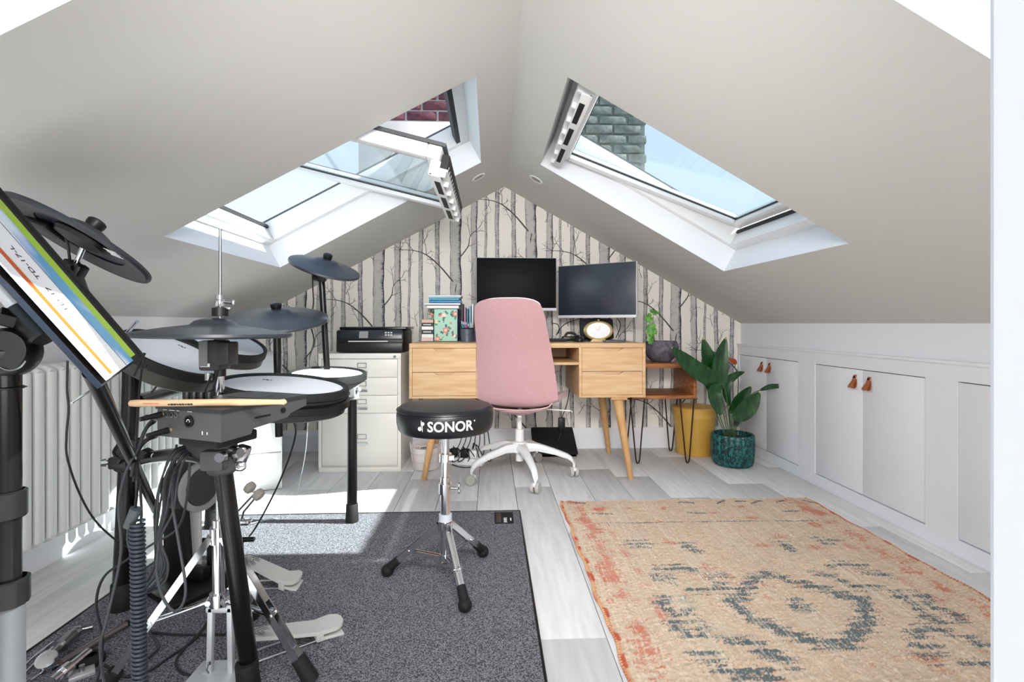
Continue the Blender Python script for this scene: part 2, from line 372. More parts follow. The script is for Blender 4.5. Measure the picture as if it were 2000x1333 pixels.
TX = [wallx(u) for u in thick]; PER = TX[4]-TX[3]
bm = bmesh.new(); lay = bm.verts.layers.float.new('tone'); YP = WY-.0012
def trunk(xc, wdt, ph, dark):
    n = 90; cols = [(-1, .12), (-.75, .42), (-.2, .5), (.45, .38), (.8, .08), (1, -.2)] if dark > .5 else [(-1, .15), (-.4, .38), (.4, .33), (1, .0)]
    prev = None
    for k in range(n+1):
        z = .1+1.75*k/n; wob = .0025*math.sin(z*9+ph)+.0012*math.sin(z*31+ph*2); wk = wdt/2*(1+.05*math.sin(z*14+ph)+.03*math.sin(z*57+ph*3)+.25*max(0, .3-z))
        row = []
        for (q, tn) in cols:
            v = bm.verts.new((xc+wob+q*wk, YP, z)); v[lay] = tn+.05*math.sin(z*23+ph+q*3)+rng.uniform(-.06, .06); row.append(v)
        if prev:
            for j in range(len(row)-1): bm.faces.new((prev[j], prev[j+1], row[j+1], row[j]))
        prev = row
for k, tx in enumerate(TX):
    for (dx, wdt, dk) in ((0, .076, 1), (.128, .043, 1), (.205, .016, 0), (.285, .028, 0), (.398, .03, 0)): trunk(tx+dx, wdt, tx*7+dx*40, dk)
    for rep in range(-1, 4):   # bark scars on the thick trunk
        zb = .60+(.34 if k % 2 else 0)+rep*.69
        pts = [(-.004, 0), (.001, .03), (.008, .075), (.004, .08), (-.006, .04)]
        vs = [bm.verts.new((tx+a, YP-.0003, zb+.12+b)) for a, b in pts]
        for v in vs: v[lay] = .02
        bm.faces.new(vs)
twigs = bmesh.new()
def twig(pts, w0, w1, y=YP-.0006):
    pts = spline([(a, 0, b) for a, b in pts], 5); n = len(pts); prev = None
    for i_, p in enumerate(pts):
        t = (pts[min(i_+1, n-1)]-pts[max(i_-1, 0)]).normalized(); nn = Vector((-t.z, 0, t.x)); w_ = w0+(w1-w0)*i_/(n-1)
        a = twigs.verts.new((p.x+nn.x*w_, y, p.z+nn.z*w_)); b = twigs.verts.new((p.x-nn.x*w_, y, p.z-nn.z*w_))
        if prev: twigs.faces.new((prev[0], a, b, prev[1]))
        prev = (a, b)
def fork(x, z, ang, L, depth, w_):
    a = math.radians(ang); p1 = (x+math.cos(a)*L*.5+rng.uniform(-.01, .01), z+math.sin(a)*L*.5); p2 = (x+math.cos(a)*L, z+math.sin(a)*L+rng.uniform(-.01, .01))
    twig([(x, z), p1, p2], w_, w_*.35)
    if depth > 0:
        for s_ in (1, -1):
            q = p1 if s_ > 0 else ((p1[0]+p2[0])/2, (p1[1]+p2[1])/2)
            fork(q[0], q[1], ang+s_*rng.uniform(28, 60), L*rng.uniform(.35, .6), depth-1, w_*.6)
for k, tx in enumerate(TX):
    base = {1: 1.16, 0: .83}[k % 2]-.35 if False else (1.165 if k % 2 == 1 else .825)   # trunk 3 (u=890) : v=547
    for rep in range(-2, 3):
        z0 = base+rep*.69
        if z0 < 0 or z0 > 1.9: continue
        rng = np.random.default_rng(100+k % 2)
        twig([(tx-.018, z0-.012), (tx-.11, z0+.095), (tx-.20, z0+.17), (tx-.29, z0+.20), (tx-.42, z0+.205)], .0055, .0015)
        for (qx, qz, an, L) in ((-.11, .095, 105, .10), (-.20, .17, 100, .13), (-.20, .17, 40, .05), (-.29, .20, 125, .13), (-.29, .20, -110, .07), (-.36, .20, 150, .09), (-.15, .13, 160, .05)):
            fork(tx+qx, z0+qz, an, L, 1, .0022)
        twig([(tx+.022, z0+.145), (tx+.085, z0+.23), (tx+.10, z0+.30), (tx+.16, z0+.36)], .0045, .0015)
        for (qx, qz, an, L) in ((.085, .23, 20, .08), (.10, .30, 100, .14), (.12, .33, 10, .07), (.16, .36, 60, .06)): fork(tx+qx, z0+qz, an, L, 1, .0022)
        fork(tx+.30, z0-.10, 70, .10, 2, .002); fork(tx+.10, z0+.05, 80, .11, 2, .002); fork(tx+.26, z0+.02, 100, .10, 2, .002); fork(tx-.03, z0-.22, 140, .10, 2, .0024); fork(tx+.33, z0+.10, 60, .09, 2, .002); fork(tx+.385, z0-.28, 120, .09, 1, .002); fork(tx+.20, z0-.30, 75, .09, 1, .0018); fork(tx+.14, z0-.16, 60, .12, 1, .002)
def clip(b):
    for pco, pno in (((AX, 0, AZ), (SR, 0, 1)), ((AX, 0, AZ), (-SL, 0, 1)), ((XR-.002, 0, 0), (1, 0, 0)), ((XL+.002, 0, 0), (-1, 0, 0)), ((0, 0, .141), (0, 0, -1))):
        bmesh.ops.bisect_plane(b, geom=b.verts[:]+b.edges[:]+b.faces[:], plane_co=pco, plane_no=pno, clear_outer=True)
for b_, nm, mm in ((bm, 'wallpaper_print', M_bark), (twigs, 'wallpaper_twigs', M_twig)):
    clip(b_); me = bpy.data.meshes.new(nm); b_.to_mesh(me); b_.free(); me.materials.append(mm)
    o = bpy.data.objects.new(nm, me); COL.objects.link(o); o.parent = wall_far; o['kind'] = 'stuff'
rng = np.random.default_rng(11)
# ---------------------------------------------------------------- skirtings, downlights, door post
def skirting(name, pts0, pts1, inward, h=.14, t=.018):
    p0, p1 = Vector(pts0), Vector(pts1); iw = Vector(inward); prof = [(0, 0), (t, 0), (t, h-.03), (t*.55, h-.012), (t*.45, h), (0, h)]
    m = MB(); m.prism([p0+iw*a+Vector((0, 0, b)) for a, b in prof], p1-p0); return struct(name, m, M_white, smooth=False)
skirting('baseboard_far', (XL, WY, 0), (1.735, WY, 0), (0, -1, 0)); skirting('baseboard_left', (XL, NY, 0), (XL, WY-.018, 0), (1, 0, 0))
lights = []
for (u, v), lab in (((935, 347), 'recessed ceiling spotlight on the left slope near the ridge'), ((1047, 350), 'recessed ceiling spotlight on the right slope near the ridge')):
    sd = 1 if u > 985 else -1; x = .267 if sd > 0 else -.069; y = 2.935; k = SR*sd if sd > 0 else -SL
    n = Vector((-(SR if sd > 0 else -SL), 0, -1)).normalized(); c = Vector((x, y, zc(x)))
    t = thing('ceiling_spotlight', lab, 'spotlight', c, 'recessed ceiling spotlights')
    M = frameN(c, n); m = MB(); m.lathe([(.044, 0), (.044, .003), (.040, .005), (.032, .004), (.030, .001)], M, 28); m.build('trim_ring', M_gloss, t)
    m = MB(); m.lathe([(.029, .001), (.029, .003), (.012, .0045)], M, 20); m.build('lamp', mat('lamp_grey', '#8d8f93', .3, .5), t)
pj = P(1941, 632, .22)
m = MB(); m.bb(pj.x, pj.x+.12, .13, .22, 0, zc(pj.x+.12)-.002); m.bb(pj.x+.014, pj.x+.12, .22, .235, 0, zc(pj.x+.12)-.01); struct('trim_1', m, M_white)
# ---------------------------------------------------------------- eaves cupboards and panelling on the right
FX = 1.735; TOPZ = .712
units = [(2.760, 3.432), (1.932, 2.616), (1.10, 1.795)]; DZ0, DZ1 = .060, .650
m = MB(); e = .0001
m.bb(FX, XR-.0005, NY+.3, WY-.001, DZ1, TOPZ); m.bb(FX, XR-.0005, NY+.3, WY-.001, .0005, DZ0)
ys = [NY+.3]+[y for u_ in reversed(units) for y in u_]+[WY-.001]
for i in range(0, len(ys), 2): m.bb(FX, XR-.0005, ys[i], ys[i+1], DZ0, DZ1)
m.bb(FX-.006, XR-.0005, NY+.3, WY-.001, TOPZ, TOPZ+.012)
struct('trim_2', m, M_white)
labs = ['pair of white eaves cupboard doors nearest the birch wall, behind the tall leafy plant', 'pair of white eaves cupboard doors in the middle of the right wall', 'white eaves cupboard nearest the camera, cut off by the door frame']
for ui, (a, b) in enumerate(units):
    t = thing('eaves_cupboard', labs[ui], 'cupboard', (FX, (a+b)/2, DZ0), 'white eaves cupboards')
    m = MB(); m.bb(FX+.0195, XR-.001, a+.0005, b-.0005, DZ0+.0005, DZ1-.0005); m.build('carcass', M_gap, t)
    mid = (a+b)/2; g = .0028
    for (c0, c1, hy) in ((a, mid, mid-.045), (mid, b, mid+.045)):
        m = MB(); m.bb(FX+.004, FX+.019, c0+(g if c0 == a else .0012), c1-(g if c1 == b else .0012), DZ0+.004, DZ1-.004, .0012); d = m.build('door', M_white, t)
        zt = .612; m = MB(); prof = [(0, .008), (-.004, .0), (-.010, -.02), (-.024, -.044), (-.026, -.052), (-.018, -.054), (-.008, -.05), (-.002, -.036), (0, -.012)]
        hw = [.009, .009, .011, .016, .016, .016, .015, .012, .009]; prev = None
        for (px_, pz_), h_ in zip(prof, hw):
            ring = [m.bm.verts.new((FX+.0035+px_+s1, hy+s2*h_, zt+pz_)) for s1, s2 in ((0, -1), (0, 1), (-.0022, 1), (-.0022, -1))]
            if prev:
                for q in range(4): m.bm.faces.new((prev[q], prev[(q+1) % 4], ring[(q+1) % 4], ring[q]))
            prev = ring
        h = m.build('handle', M_leather, d); m = MB(); m.cyl((FX-.006, hy, zt-.002), (FX-.001, hy, zt-.002), .0055, .005, 12); 
        for v in m.bm.verts: pass
        m.build('screw_head', M_black, d)
# ---------------------------------------------------------------- chimneys outside
M_brick = mat('red_brick', '#553543', .9, col2='#7c434c', nscale=30, bump=.4, bscale=60, rnd=.25); M_mortar = mat('mortar', '#b8b0b4', .95)
def chimney(name, lab, x0, x1, y0, y1, z0, zb, z1, mb_, mbrick):
    t = thing(name, lab, 'chimney', ((x0+x1)/2, (y0+y1)/2, z0)); m = MB(); m.bb(x0, x1, y0, y1, z0, zb, .005); m.build('rendered_base', mb_, t)
    m = MB(); m.bb(x0+.012, x1-.012, y0+.012, y1-.012, zb, z1); m.build('stack_core', mb_, t)
    z = zb+.006; r = 0; ref = {}
    while z < z1-.07:
        x = x0+(0 if r % 2 else -.1125)
        while x < x1-.02:
            a, b = max(x, x0), min(x+.215, x1)
            if b-a > .05:
                k = round(b-a, 3)
                if k not in ref: mm = MB(); mm.box((0, 0, 0), (k-.006, .1, .060), None, .004); ref[k] = mm.build('brick', mbrick, None); ob = ref[k]
                else: ob = ref[k].copy(); COL.objects.link(ob)
                ob.parent = t; ob.location = Vector(((a+b)/2, y0+.048-.004*(r*7 % 3), z+.0325))-t.location
            x += .225
        z += .075; r += 1
    return t
c0 = P(700, 230, 3.6); c1 = P(858, 230, 3.6)
chimney('chimney', 'brick chimney with pale rendered base seen through the open left skylight', c0.x, c1.x+.25, 3.6, 4.2, 0., P(800, 236, 3.6).z, 3.1, mat('render_cream', '#cfcac6', .9, col2='#bdb8b6', nscale=6), M_brick)
c1 = P(1263, 230, 3.9)
chimney('chimney', 'grey weathered chimney seen through the right skylight glass', c1.x-.6, c1.x, 3.9, 4.4, 0., 1.75, 2.75, mat('grey_render', '#6d726c', .95, col2='#858a82', nscale=9), mat('grey_stone', '#5a5e5a', .9, col2='#7b7f7a', nscale=20, bump=.5, bscale=50, rnd=.15))
# ================================================================ RUGS
# charcoal drum mat
t = thing('drum_mat', 'charcoal speckled carpet mat with black bound edge under the drum kit', 'rug', (-.54, 1.62, 0))
X0, X1, Y0, Y1 = -1.215, .137, .93, 2.302
m = MB(); m.bb(X0+.006, X1-.006, Y0+.006, Y1-.006, .0004, .0065); m.build('pile', M_mat, t)
m = MB()
for (a, b, c, d) in ((X0, X1, Y0, Y0+.008), (X0, X1, Y1-.008, Y1), (X0, X0+.008, Y0, Y1), (X1-.008, X1, Y0, Y1)): m.bb(a, b, c, d, .0004, .009, .003)
m.build('bound_edge', M_black, t)
m = MB(); a, b = PZ(966, 1027), PZ(1001, 1004); m.bb(a.x, b.x, a.y, b.y, .006, .0078); lb = m.build('woven_label', M_blackm, t)
m = MB()
for k in range(5): m.bb(a.x+.040, a.x+.055-.003*(k % 2), a.y+.012+k*.011, a.y+.018+k*.011, .0078, .0083)
for k in range(4): m.bb(a.x+.068, a.x+.074, a.y+.030+k*.008, a.y+.036+k*.008, .0078, .0083)
m.mi = 1; m.bb(a.x+.008, a.x+.03, a.y+.012, b.y-.012, .0078, .0081); m.build('label_print', [M_inkw, mat('label_brown', '#4a3b34', .8)], lb)
# jute rug, colour woven per knot
rx0, rx1, ry0, ry1 = .335, 1.553, .62, 2.405; st = .004
nx, ny = int((rx1-rx0)/st)+1, int((ry1-ry0)/st)+1
gx, gy = np.meshgrid(np.linspace(rx0, rx1, nx), np.linspace(ry0, ry1, ny))
def px(x, y): p = PZ(1080+x/2.2727, 950+y/2.2727); return (p.x, p.y)
def dseg(pts):
    d = np.full(gx.shape, 9.)
    for (a, b) in zip(pts[:-1], pts[1:]):
        a, b = np.array(a), np.array(b); v = b-a; L = max((v**2).sum(), 1e-9); tt = np.clip(((gx-a[0])*v[0]+(gy-a[1])*v[1])/L, 0, 1)
        d = np.minimum(d, np.hypot(gx-a[0]-tt*v[0], gy-a[1]-tt*v[1]))
    return d
jag = rng.normal(0, .006, gx.shape[0])[:, None]+.006*np.sign(np.sin(gy*2*np.pi/.034))+rng.normal(0, .004, gx.shape)
def smooth(a, k, ax):
    ker = np.ones(k)/k; return np.apply_along_axis(lambda r: np.convolve(r, ker, 'same'), ax, a)
sand = np.array(lin('#dcc3aa')); col = np.tile(sand, gx.shape+(1,)).reshape(gx.shape+(3,))
n1 = smooth(rng.normal(0, 1, gx.shape), 7, 1)*2.2; n2 = rng.normal(0, 1, gx.shape); n3 = smooth(smooth(rng.normal(0, 1, gx.shape), 40, 1), 40, 0)*20
col *= (1+.10*np.clip(n1, -2, 2)+.05*np.clip(n2, -2, 2)+.05*np.clip(n3, -1.5, 1.5))[..., None]
def mixc(mask, c, a=.8):
    global col; c = np.array(lin(c)); mk = (mask*a)[..., None]; col = col*(1-mk)+c*mk
mixc((n1 > 1.25)*(n3 > -.3), '#b98266', .5)
# red-orange worn borders
def band(d0, w0): return np.clip(1-np.abs(d0)/w0, 0, 1)
bl = smooth(smooth(rng.normal(0, 1, gx.shape), 14, 1), 14, 0)*12
edge = np.minimum(gx-rx0, rx1-gx); edge2 = np.minimum(edge, (ry1-gy)*1.1+.05)
mixc(((band(edge-.08, .10)+.25*bl+.25*n1) > .95), '#cf5b45', .6)
mixc(((band(edge-.17, .05)+.35*bl+.2*n1) > 1.1), '#d47464', .5)
mixc((edge < .012), '#d08a4e', .5); mixc((edge < .014)*(np.sin(gy*60+1)+bl > .6), '#c2432f', .8)
mixc(((band(ry1-gy-.10, .05)+.4*bl+.25*n1) > 1.3), '#cf6a50', .5)
mixc((bl > 1.55)*(n1 > 0), '#cc6a4a', .5)
mixc((np.abs(gx-rx0-.28) < .05)*(n3 > .4), '#cfc9a8', .4)
teal = '#4a6570'
polys = [([(950, 400), (870, 440), (800, 530), (870, 590), (1000, 650), (1130, 700), (1300, 720), (1390, 620), (1375, 515), (1270, 490), (1150, 450), (1050, 430), (950, 400)], .021),
 ([(1070, 540), (1095, 525), (1130, 545), (1120, 570), (1080, 560), (1070, 540)], .013), ([(590, 270), (630, 300)], .022), ([(1030, 270), (1070, 298)], .022),
 ([(340, 255), (410, 255)], .010), ([(350, 275), (415, 275)], .010), ([(1170, 240), (1240, 245)], .010), ([(1200, 262), (1250, 265)], .008),
 ([(460, 375), (520, 378), (560, 368), (630, 385)], .014), ([(450, 410), (520, 415)], .012), ([(460, 432), (530, 438)], .010),
 ([(690, 410), (770, 412)], .010), ([(700, 430), (760, 440)], .012), ([(620, 475), (690, 470), (730, 455), (770, 462)], .013),
 ([(500, 505), (480, 545), (530, 570)], .014), ([(580, 510), (620, 550), (590, 565)], .016), ([(560, 595), (535, 620), (560, 650), (600, 668)], .016), ([(640, 600), (690, 640), (660, 670)], .014),
 ([(750, 685), (800, 700), (820, 685)], .014), ([(860, 700), (920, 715)], .017), ([(640, 760), (720, 765), (740, 790), (680, 800)], .013), ([(740, 815), (820, 850), (940, 830), (970, 868)], .016), ([(940, 755), (1040, 785)], .026),
 ([(1230, 365), (1290, 355), (1380, 362)], .014), ([(1170, 400), (1250, 412), (1300, 440)], .014), ([(1390, 395), (1450, 400), (1500, 412)], .014), ([(1350, 460), (1400, 455), (1445, 460)], .014),
 ([(1530, 485), (1545, 505), (1610, 535)], .014), ([(1620, 490), (1680, 515), (1660, 535)], .013), ([(1630, 560), (1660, 595), (1730, 615)], .015), ([(1700, 555), (1800, 580), (1800, 605)], .014),
 ([(1600, 675), (1660, 640), (1740, 660)], .015), ([(1600, 715), (1700, 735), (1720, 760), (1640, 770)], .015), ([(1870, 700), (1940, 725)], .02), ([(1830, 795), (1930, 800)], .014),
 ([(80, 82), (140, 80)], .006), ([(560, 82), (620, 80)], .007), ([(730, 85), (760, 74)], .007), ([(815, 78), (850, 74)], .007), ([(880, 82), (920, 70)], .007), ([(1000, 80), (1020, 72)], .007), ([(1110, 70), (1150, 80)], .009),
 ([(180, 130), (260, 132)], .006), ([(600, 125), (680, 128)], .006), ([(1020, 118), (1090, 118)], .006), ([(210, 172), (1180, 160)], .0035)]
for pts, wd in polys: mixc(((dseg([px(*q) for q in pts])+jag*1.3*(wd > .009)) < wd*.97)*(n2 > -1.3)*(n1 < 1.9), teal, .86)
for (q, wd) in (((620, 330), .04), ((1100, 315), .035), ((600, 535), .035), ((1130, 595), .03), ((760, 640), .04)): 
    d = np.hypot(gx-px(*q)[0], gy-px(*q)[1]); mixc((d+jag*2 < wd), '#dcc9b2', .7)
for (q, wd) in (((715, 128), .018), ((880, 148), .03), ((930, 270), .03), ((1160, 280), .032), ((690, 370), .03), ((520, 260), .025), ((1000, 232), .03)): 
    d = np.hypot(gx-px(*q)[0], (gy-px(*q)[1])*1.6); mixc((d+jag < wd)*(n1 > -.6), '#c9604c', .6)
warp = (rng.random(nx) < .22)[None, :]*(smooth(rng.random(gx.shape), 30, 0)*1.0 > .48)
mixc(warp.astype(float), '#e6dccb', .45)
col = np.clip(col, 0, 1)
zz = .006+.0022*np.abs(np.sin(gy*np.pi/.008))+.0015*np.clip(n2, -1.5, 1.5)+.001*n3
gx2 = gx+(.0035*np.sin(gy*17)+.0025*np.sin(gy*41))*((gx > 1.4)-1.*(gx < .5)); gy2 = gy+(.006*np.sin(gx*23)+.004*np.sin(gx*70))*(gy > 2.3)
co_ = np.stack([gx2-.944, gy2-1.5, np.clip(zz, .003, .02)], -1).reshape(-1, 3).astype(np.float32)
me = bpy.data.meshes.new('weave'); idx = np.arange(nx*ny).reshape(ny, nx)
q = np.stack([idx[:-1, :-1], idx[:-1, 1:], idx[1:, 1:], idx[1:, :-1]], -1).reshape(-1, 4)
me.vertices.add(len(co_)); me.vertices.foreach_set('co', co_.ravel()); me.loops.add(q.size); me.loops.foreach_set('vertex_index', q.ravel().astype(np.int32))
me.polygons.add(len(q)); me.polygons.foreach_set('loop_start', np.arange(0, q.size, 4, dtype=np.int32)); me.update(); me.validate()
ca = me.color_attributes.new('yarn', 'FLOAT_COLOR', 'POINT'); ca.data.foreach_set('color', np.concatenate([col.reshape(-1, 3), np.ones((nx*ny, 1))], 1).astype(np.float32).ravel())
mj = bpy.data.materials.new('jute_yarn'); mj.use_nodes = True; b = mj.node_tree.nodes['Principled BSDF']; b.inputs['Roughness'].default_value = .95; b.inputs['Specular IOR Level'].default_value = .1
at = mj.node_tree.nodes.new('ShaderNodeAttribute'); at.attribute_name = 'yarn'; mj.node_tree.links.new(at.outputs['Color'], b.inputs['Base Color']); me.materials.append(mj)
rug = thing('jute_rug', 'sand coloured woven jute rug with worn red edges and blue-grey motifs', 'rug', (.944, 1.5, 0))
wv = bpy.data.objects.new('weave', me); COL.objects.link(wv); wv.parent = rug
m = MB(); m.bb(rx0+.004, rx1-.004, ry0+.004, ry1-.004, .0004, .004); m.build('backing', mat('jute_back', '#b89a78', .95), rug)
m = MB()
for k in range(150):
    x = rx0+(rx1-rx0)*(k+rng.uniform(0, 1))/150; L = rng.uniform(.006, .02); m.tube([(x, ry1-.004, .006), (x+rng.uniform(-.006, .006), ry1+L*.6, .004), (x+rng.uniform(-.012, .012), ry1+L, .0015)], .0009, 4)
o = m.build('fringe', mat('fringe_cream', '#d8cdb8', .95), rug); o['kind'] = 'stuff'
m = MB()
for k in range(170):
    y = ry0+(ry1-ry0)*k/170; 
    for xx in (rx0, rx1):
        s_ = -1 if xx == rx0 else 1; wv_ = (.0035*math.sin(y*17)+.0025*math.sin(y*41))*s_; m.sphere((xx+wv_, y, .0055), .005, (1, .7, .9), 6)
o = m.build('looped_edge', mat('edge_yarn', '#d2a27a', .95, col2='#bb6750', nscale=9, lo=.45, hi=.55), rug); o['kind'] = 'stuff'
# ================================================================ RADIATOR
t = thing('column_radiator', 'tall white column radiator along the low left wall', 'radiator', (-1.47, 1.9, .16))
z0, z1 = .165, .722; n = 24; y = 1.37; ref = None
for k in range(n):
    if ref is None:
        m = MB()
        for dx in (-.045, 0, .045):
            m.lathe([(.0185, z0+.012), (.0185, z1-.012)], Matrix.Translation((dx-1.47, y, 0)) @ Matrix.Diagonal((.8, 1, 1, 1)), 14)
        for zz_ in (z0+.016, z1-.016): m.tube([(-1.47-.052, y, zz_), (-1.47-.03, y, zz_+(.006 if zz_ > .4 else -.006)), (-1.47+.03, y, zz_+(.006 if zz_ > .4 else -.006)), (-1.47+.052, y, zz_)], [.014, .019, .019, .014], 10)
        ref = m.build('radiator_column', M_rad, t); o = ref
    else: o = ref.copy(); COL.objects.link(o); o.parent = t; o.location = (0, k*.0455, 0)
m = MB(); yA, yB = y, y+(n-1)*.0455
m.cyl((-1.47, yA-.02, z0+.02), (-1.47, yB+.02, z0+.02), .011); m.cyl((-1.47, yA-.02, z1-.02), (-1.47, yB+.02, z1-.02), .011); m.build('header_pipe', M_rad, t)
m = MB(); m.bb(-1.60, -1.50, yA+.1, yA+.13, z1-.06, z1-.04); m.bb(-1.60, -1.50, yB-.13, yB-.1, z1-.06, z1-.04); m.bb(-1.60, -1.50, yA+.1, yA+.13, z0+.04, z0+.06); m.build('wall_bracket', M_rad, t)
m = MB(); 
for yy in (yA-.035, yB+.035): m.cyl((-1.47, yy, .0), (-1.47, yy, z0+.02), .008); m.cyl((-1.47, yy, z0-.02), (-1.47, yy, z0+.04), .014)
m.build('valve', M_chrome, t)
# ================================================================ WHITE DRAWER UNIT (angled, behind the drums)
corner = Vector((-1.09, 2.677, 0)); ex = Vector((-.925, -.38, 0)).normalized(); ey = Vector((-.38, .925, 0)).normalized(); rz = math.atan2(-ex.y, -ex.x)
t = thing('white_cabinet', 'plain white drawer cabinet behind the drum pads at the left wall', 'cabinet', corner+ex*.21, None, rz)
R = Matrix.Rotation(rz, 3, 'Z'); cc = corner+ex*.21+ey*.14
m = MB(); m.box(cc+Vector((0, 0, .35)), (.42, .28, .696), R, .003); m.build('body', M_gloss, t)
for k in range(4):
    h = .165; m = MB(); m.box(corner+ex*.21-ey*.006+Vector((0, 0, .03+h/2+k*.168)), (.41, .012, h-.004), R, .002); d = m.build('drawer', M_gloss, t)
m = MB(); m.box(cc+Vector((0, 0, .700)), (.43, .29, .014), R, .003); m.build('top', M_gloss, t)
# ================================================================ FILING CABINET
fy = 2.955; xa, xb = P(622, 900, fy).x, P(783, 900, fy).x; zt = P(700, 691, fy).z; fb = 3.40
t = thing('filing_cabinet', 'cream steel four-drawer filing cabinet with the printer on top', 'cabinet', ((xa+xb)/2, 3.18, 0))
m = MB(); m.bb(xa, xb, fy+.014, fb, .0, zt, .003); m.bb(xa, xb, fy, fy+.014, zt-.03, zt, .002); m.bb(xa, xb, fy, fy+.014, 0, .028, .002)
m.bb(xa, xa+.018, fy, fy+.014, .028, zt-.03); m.bb(xb-.018, xb, fy, fy+.014, .028, zt-.03); m.build('body', M_cab, t)
vs = [702, 738, 773, 808, 910]
for k in range(4):
    za, zb = P(700, vs[k+1], fy).z+.001, P(700, vs[k], fy).z-.001; za = max(za, .031)
    m = MB(); m.bb(xa+.020, xb-.020, fy+.001, fy+.013, za, zb, .002); d = m.build('drawer', M_cab, t)
    xc = (xa+xb)/2+.012; zl = zb-.035 if k < 3 else zb-.135
    m = MB(); 
    for (a, b, c, dd) in ((-.026, .026, .011, .014), (-.026, .026, -.014, -.011), (-.026, -.023, -.014, .014), (.023, .026, -.014, .014)): m.bb(xc+a, xc+b, fy-.003, fy+.0015, zl+c, zl+dd)
    m.build('label_holder', M_steel, d)
    m = MB(); m.prism([(xc-.036, fy+.0005, zl-.040), (xc+.036, fy+.0005, zl-.040), (xc+.030, fy+.0005, zl-.030), (xc-.030, fy+.0005, zl-.030)], (0, -.018, -.004)); m.build('handle', M_chrome, d)
m = MB(); p = P(771, 697, fy); m.cyl((p.x, fy+.001, p.z), (p.x, fy-.005, p.z), .008); m.build('lock', M_steel, t)
# printer
py = 2.985; a, b = P(655, 660, py).x, P(776, 660, py).x; b = a+.395; zb = zt+.001; zp = P(700, 641, py).z
t = thing('printer', 'black inkjet printer with a small grey screen on the filing cabinet', 'printer', ((a+b)/2, 3.15, zb))
m = MB(); m.bb(a, b, py+.01, py+.33, zb+.004, zp-.012, .012); m.build('body', M_black, t)
m = MB(); m.bb(a+.012, b+.012, py+.035, py+.34, zp-.011, zp+.006, .005); m.build('scanner_lid', mat('glossy_black', '#09090b', .15), t)
m = MB(); m.bb(a+.004, b-.004, py+.001, py+.02, zb+.006, zb+.062, .006); m.build('paper_drawer', M_black, t)
m = MB(); m.bb(a+.075, b-.09, py-.002, py+.012, zb+.066, zb+.072); m.build('output_slot', M_silver, t)
m = MB(); R = Matrix.Rotation(math.radians(-12), 3, 'X'); m.box((a+.21, py+.004, zb+.108), (.36, .012, .058), R, .004); cp = m.build('control_panel', mat('panel_blue_black', '#1b1e28', .3), t)
m = MB(); m.box((a+.165, py-.004, zb+.108), (.052, .003, .040), R); m.build('display', mat('lcd_grey', '#8f8f8c', .4), cp)
m = MB(); 
for i in range(3):
    for j in range(3): m.box((a+.295+i*.016, py-.004-.003*j, zb+.092+.014*j), (.010, .003, .008), R)
m.build('button', M_silver, cp)
tag(MB().tube(spline([(a+.02, 3.26, zt+.13), (a-.01, 3.22, zt+.145), (a-.03, 3.2, zt+.13), (a-.02, 3.25, zt+.1), (a+.04, 3.335, zt+.03), (a+.02, 3.35, zt+.003)], 8), .003, 6).build('printer_cable', M_cable), 'thin black cable looped behind the printer', 'cable')
# ================================================================ DESK
dy = 2.755; db = 3.27; dxa, dxb = P(799, 720, dy).x, P(1261, 720, dy).x; dzt = P(1000, 671, dy).z; dzb = P(1000, 778, dy).z
t = thing('desk', 'light oak desk with two drawer pedestals and splayed tapered legs', 'desk', ((dxa+dxb)/2, 3.0, 0))
pl, pr = P(936, 720, dy).x, P(1131, 720, dy).x; th = .016
m = MB(); m.bb(dxa, dxb, dy, db, dzt-.026, dzt, .002); m.build('desktop', M_oak, t)
sh = P(1000, 709, dy).z
def ped(x0, x1):
    m = MB(); m.bb(x0, x0+th, dy, db-.01, dzb, dzt-.026, .001); m.bb(x1-th, x1, dy, db-.01, dzb, dzt-.026, .001)
    m.bb(x0+th, x1-th, dy, db-.01, dzb, dzb+th*.8); m.bb(x0+th, x1-th, db-.02, db-.01, dzb, dzt-.026); pe = m.build('pedestal', M_oak, t)
    zm = (dzt-.026+dzb+th*.8)/2
    for (za, zb_) in ((dzb+th*.8, zm), (zm, dzt-.026)):
        A, B = x0+th+.0015, x1-th-.0015; xc = (A+B)/2; z0_, z1_ = za+.0015, zb_-.0015; w1, w2 = .062, .040
        o_ = [(A, dy+.003, z0_), (B, dy+.003, z0_), (B, dy+.003, z1_), (xc+w1, dy+.003, z1_), (xc+w2, dy+.003, z1_-.014), (xc-w2, dy+.003, z1_-.014), (xc-w1, dy+.003, z1_), (A, dy+.003, z1_)]
        mm = MB(); mm.prism(o_, (0, .016, 0)); mm.bb(A+.008, B-.008, dy+.0195, db-.04, z0_, z1_-.02); mm.bb(A, B, dy+.0195, dy+.028, z1_-.03, z1_); mm.build('drawer', M_oak, t, smooth=False)
ped(dxa, pl); ped(pr, dxb)
m = MB(); m.bb(pl, pr, dy+.004, db-.02, sh-.014, sh, .001); m.bb(pl, pr, db-.028, db-.02, sh, dzt-.026); 
m.build('middle_shelf', M_oak, t)
m = MB(); xd = P(936, 700, dy+.02).x
legs = [(P(858, 780, dy+.05), PZ(828, 938)), (P(1206, 780, dy+.05), PZ(1232, 936)), (Vector((dxa+.14, db-.07, dzb)), Vector((dxa+.08, db+.02, 0))), (P(1174, 780, db-.07), PZ(1188, 884))]
legs[3] = (legs[3][0], Vector((legs[3][1].x, db+.05, 0)))
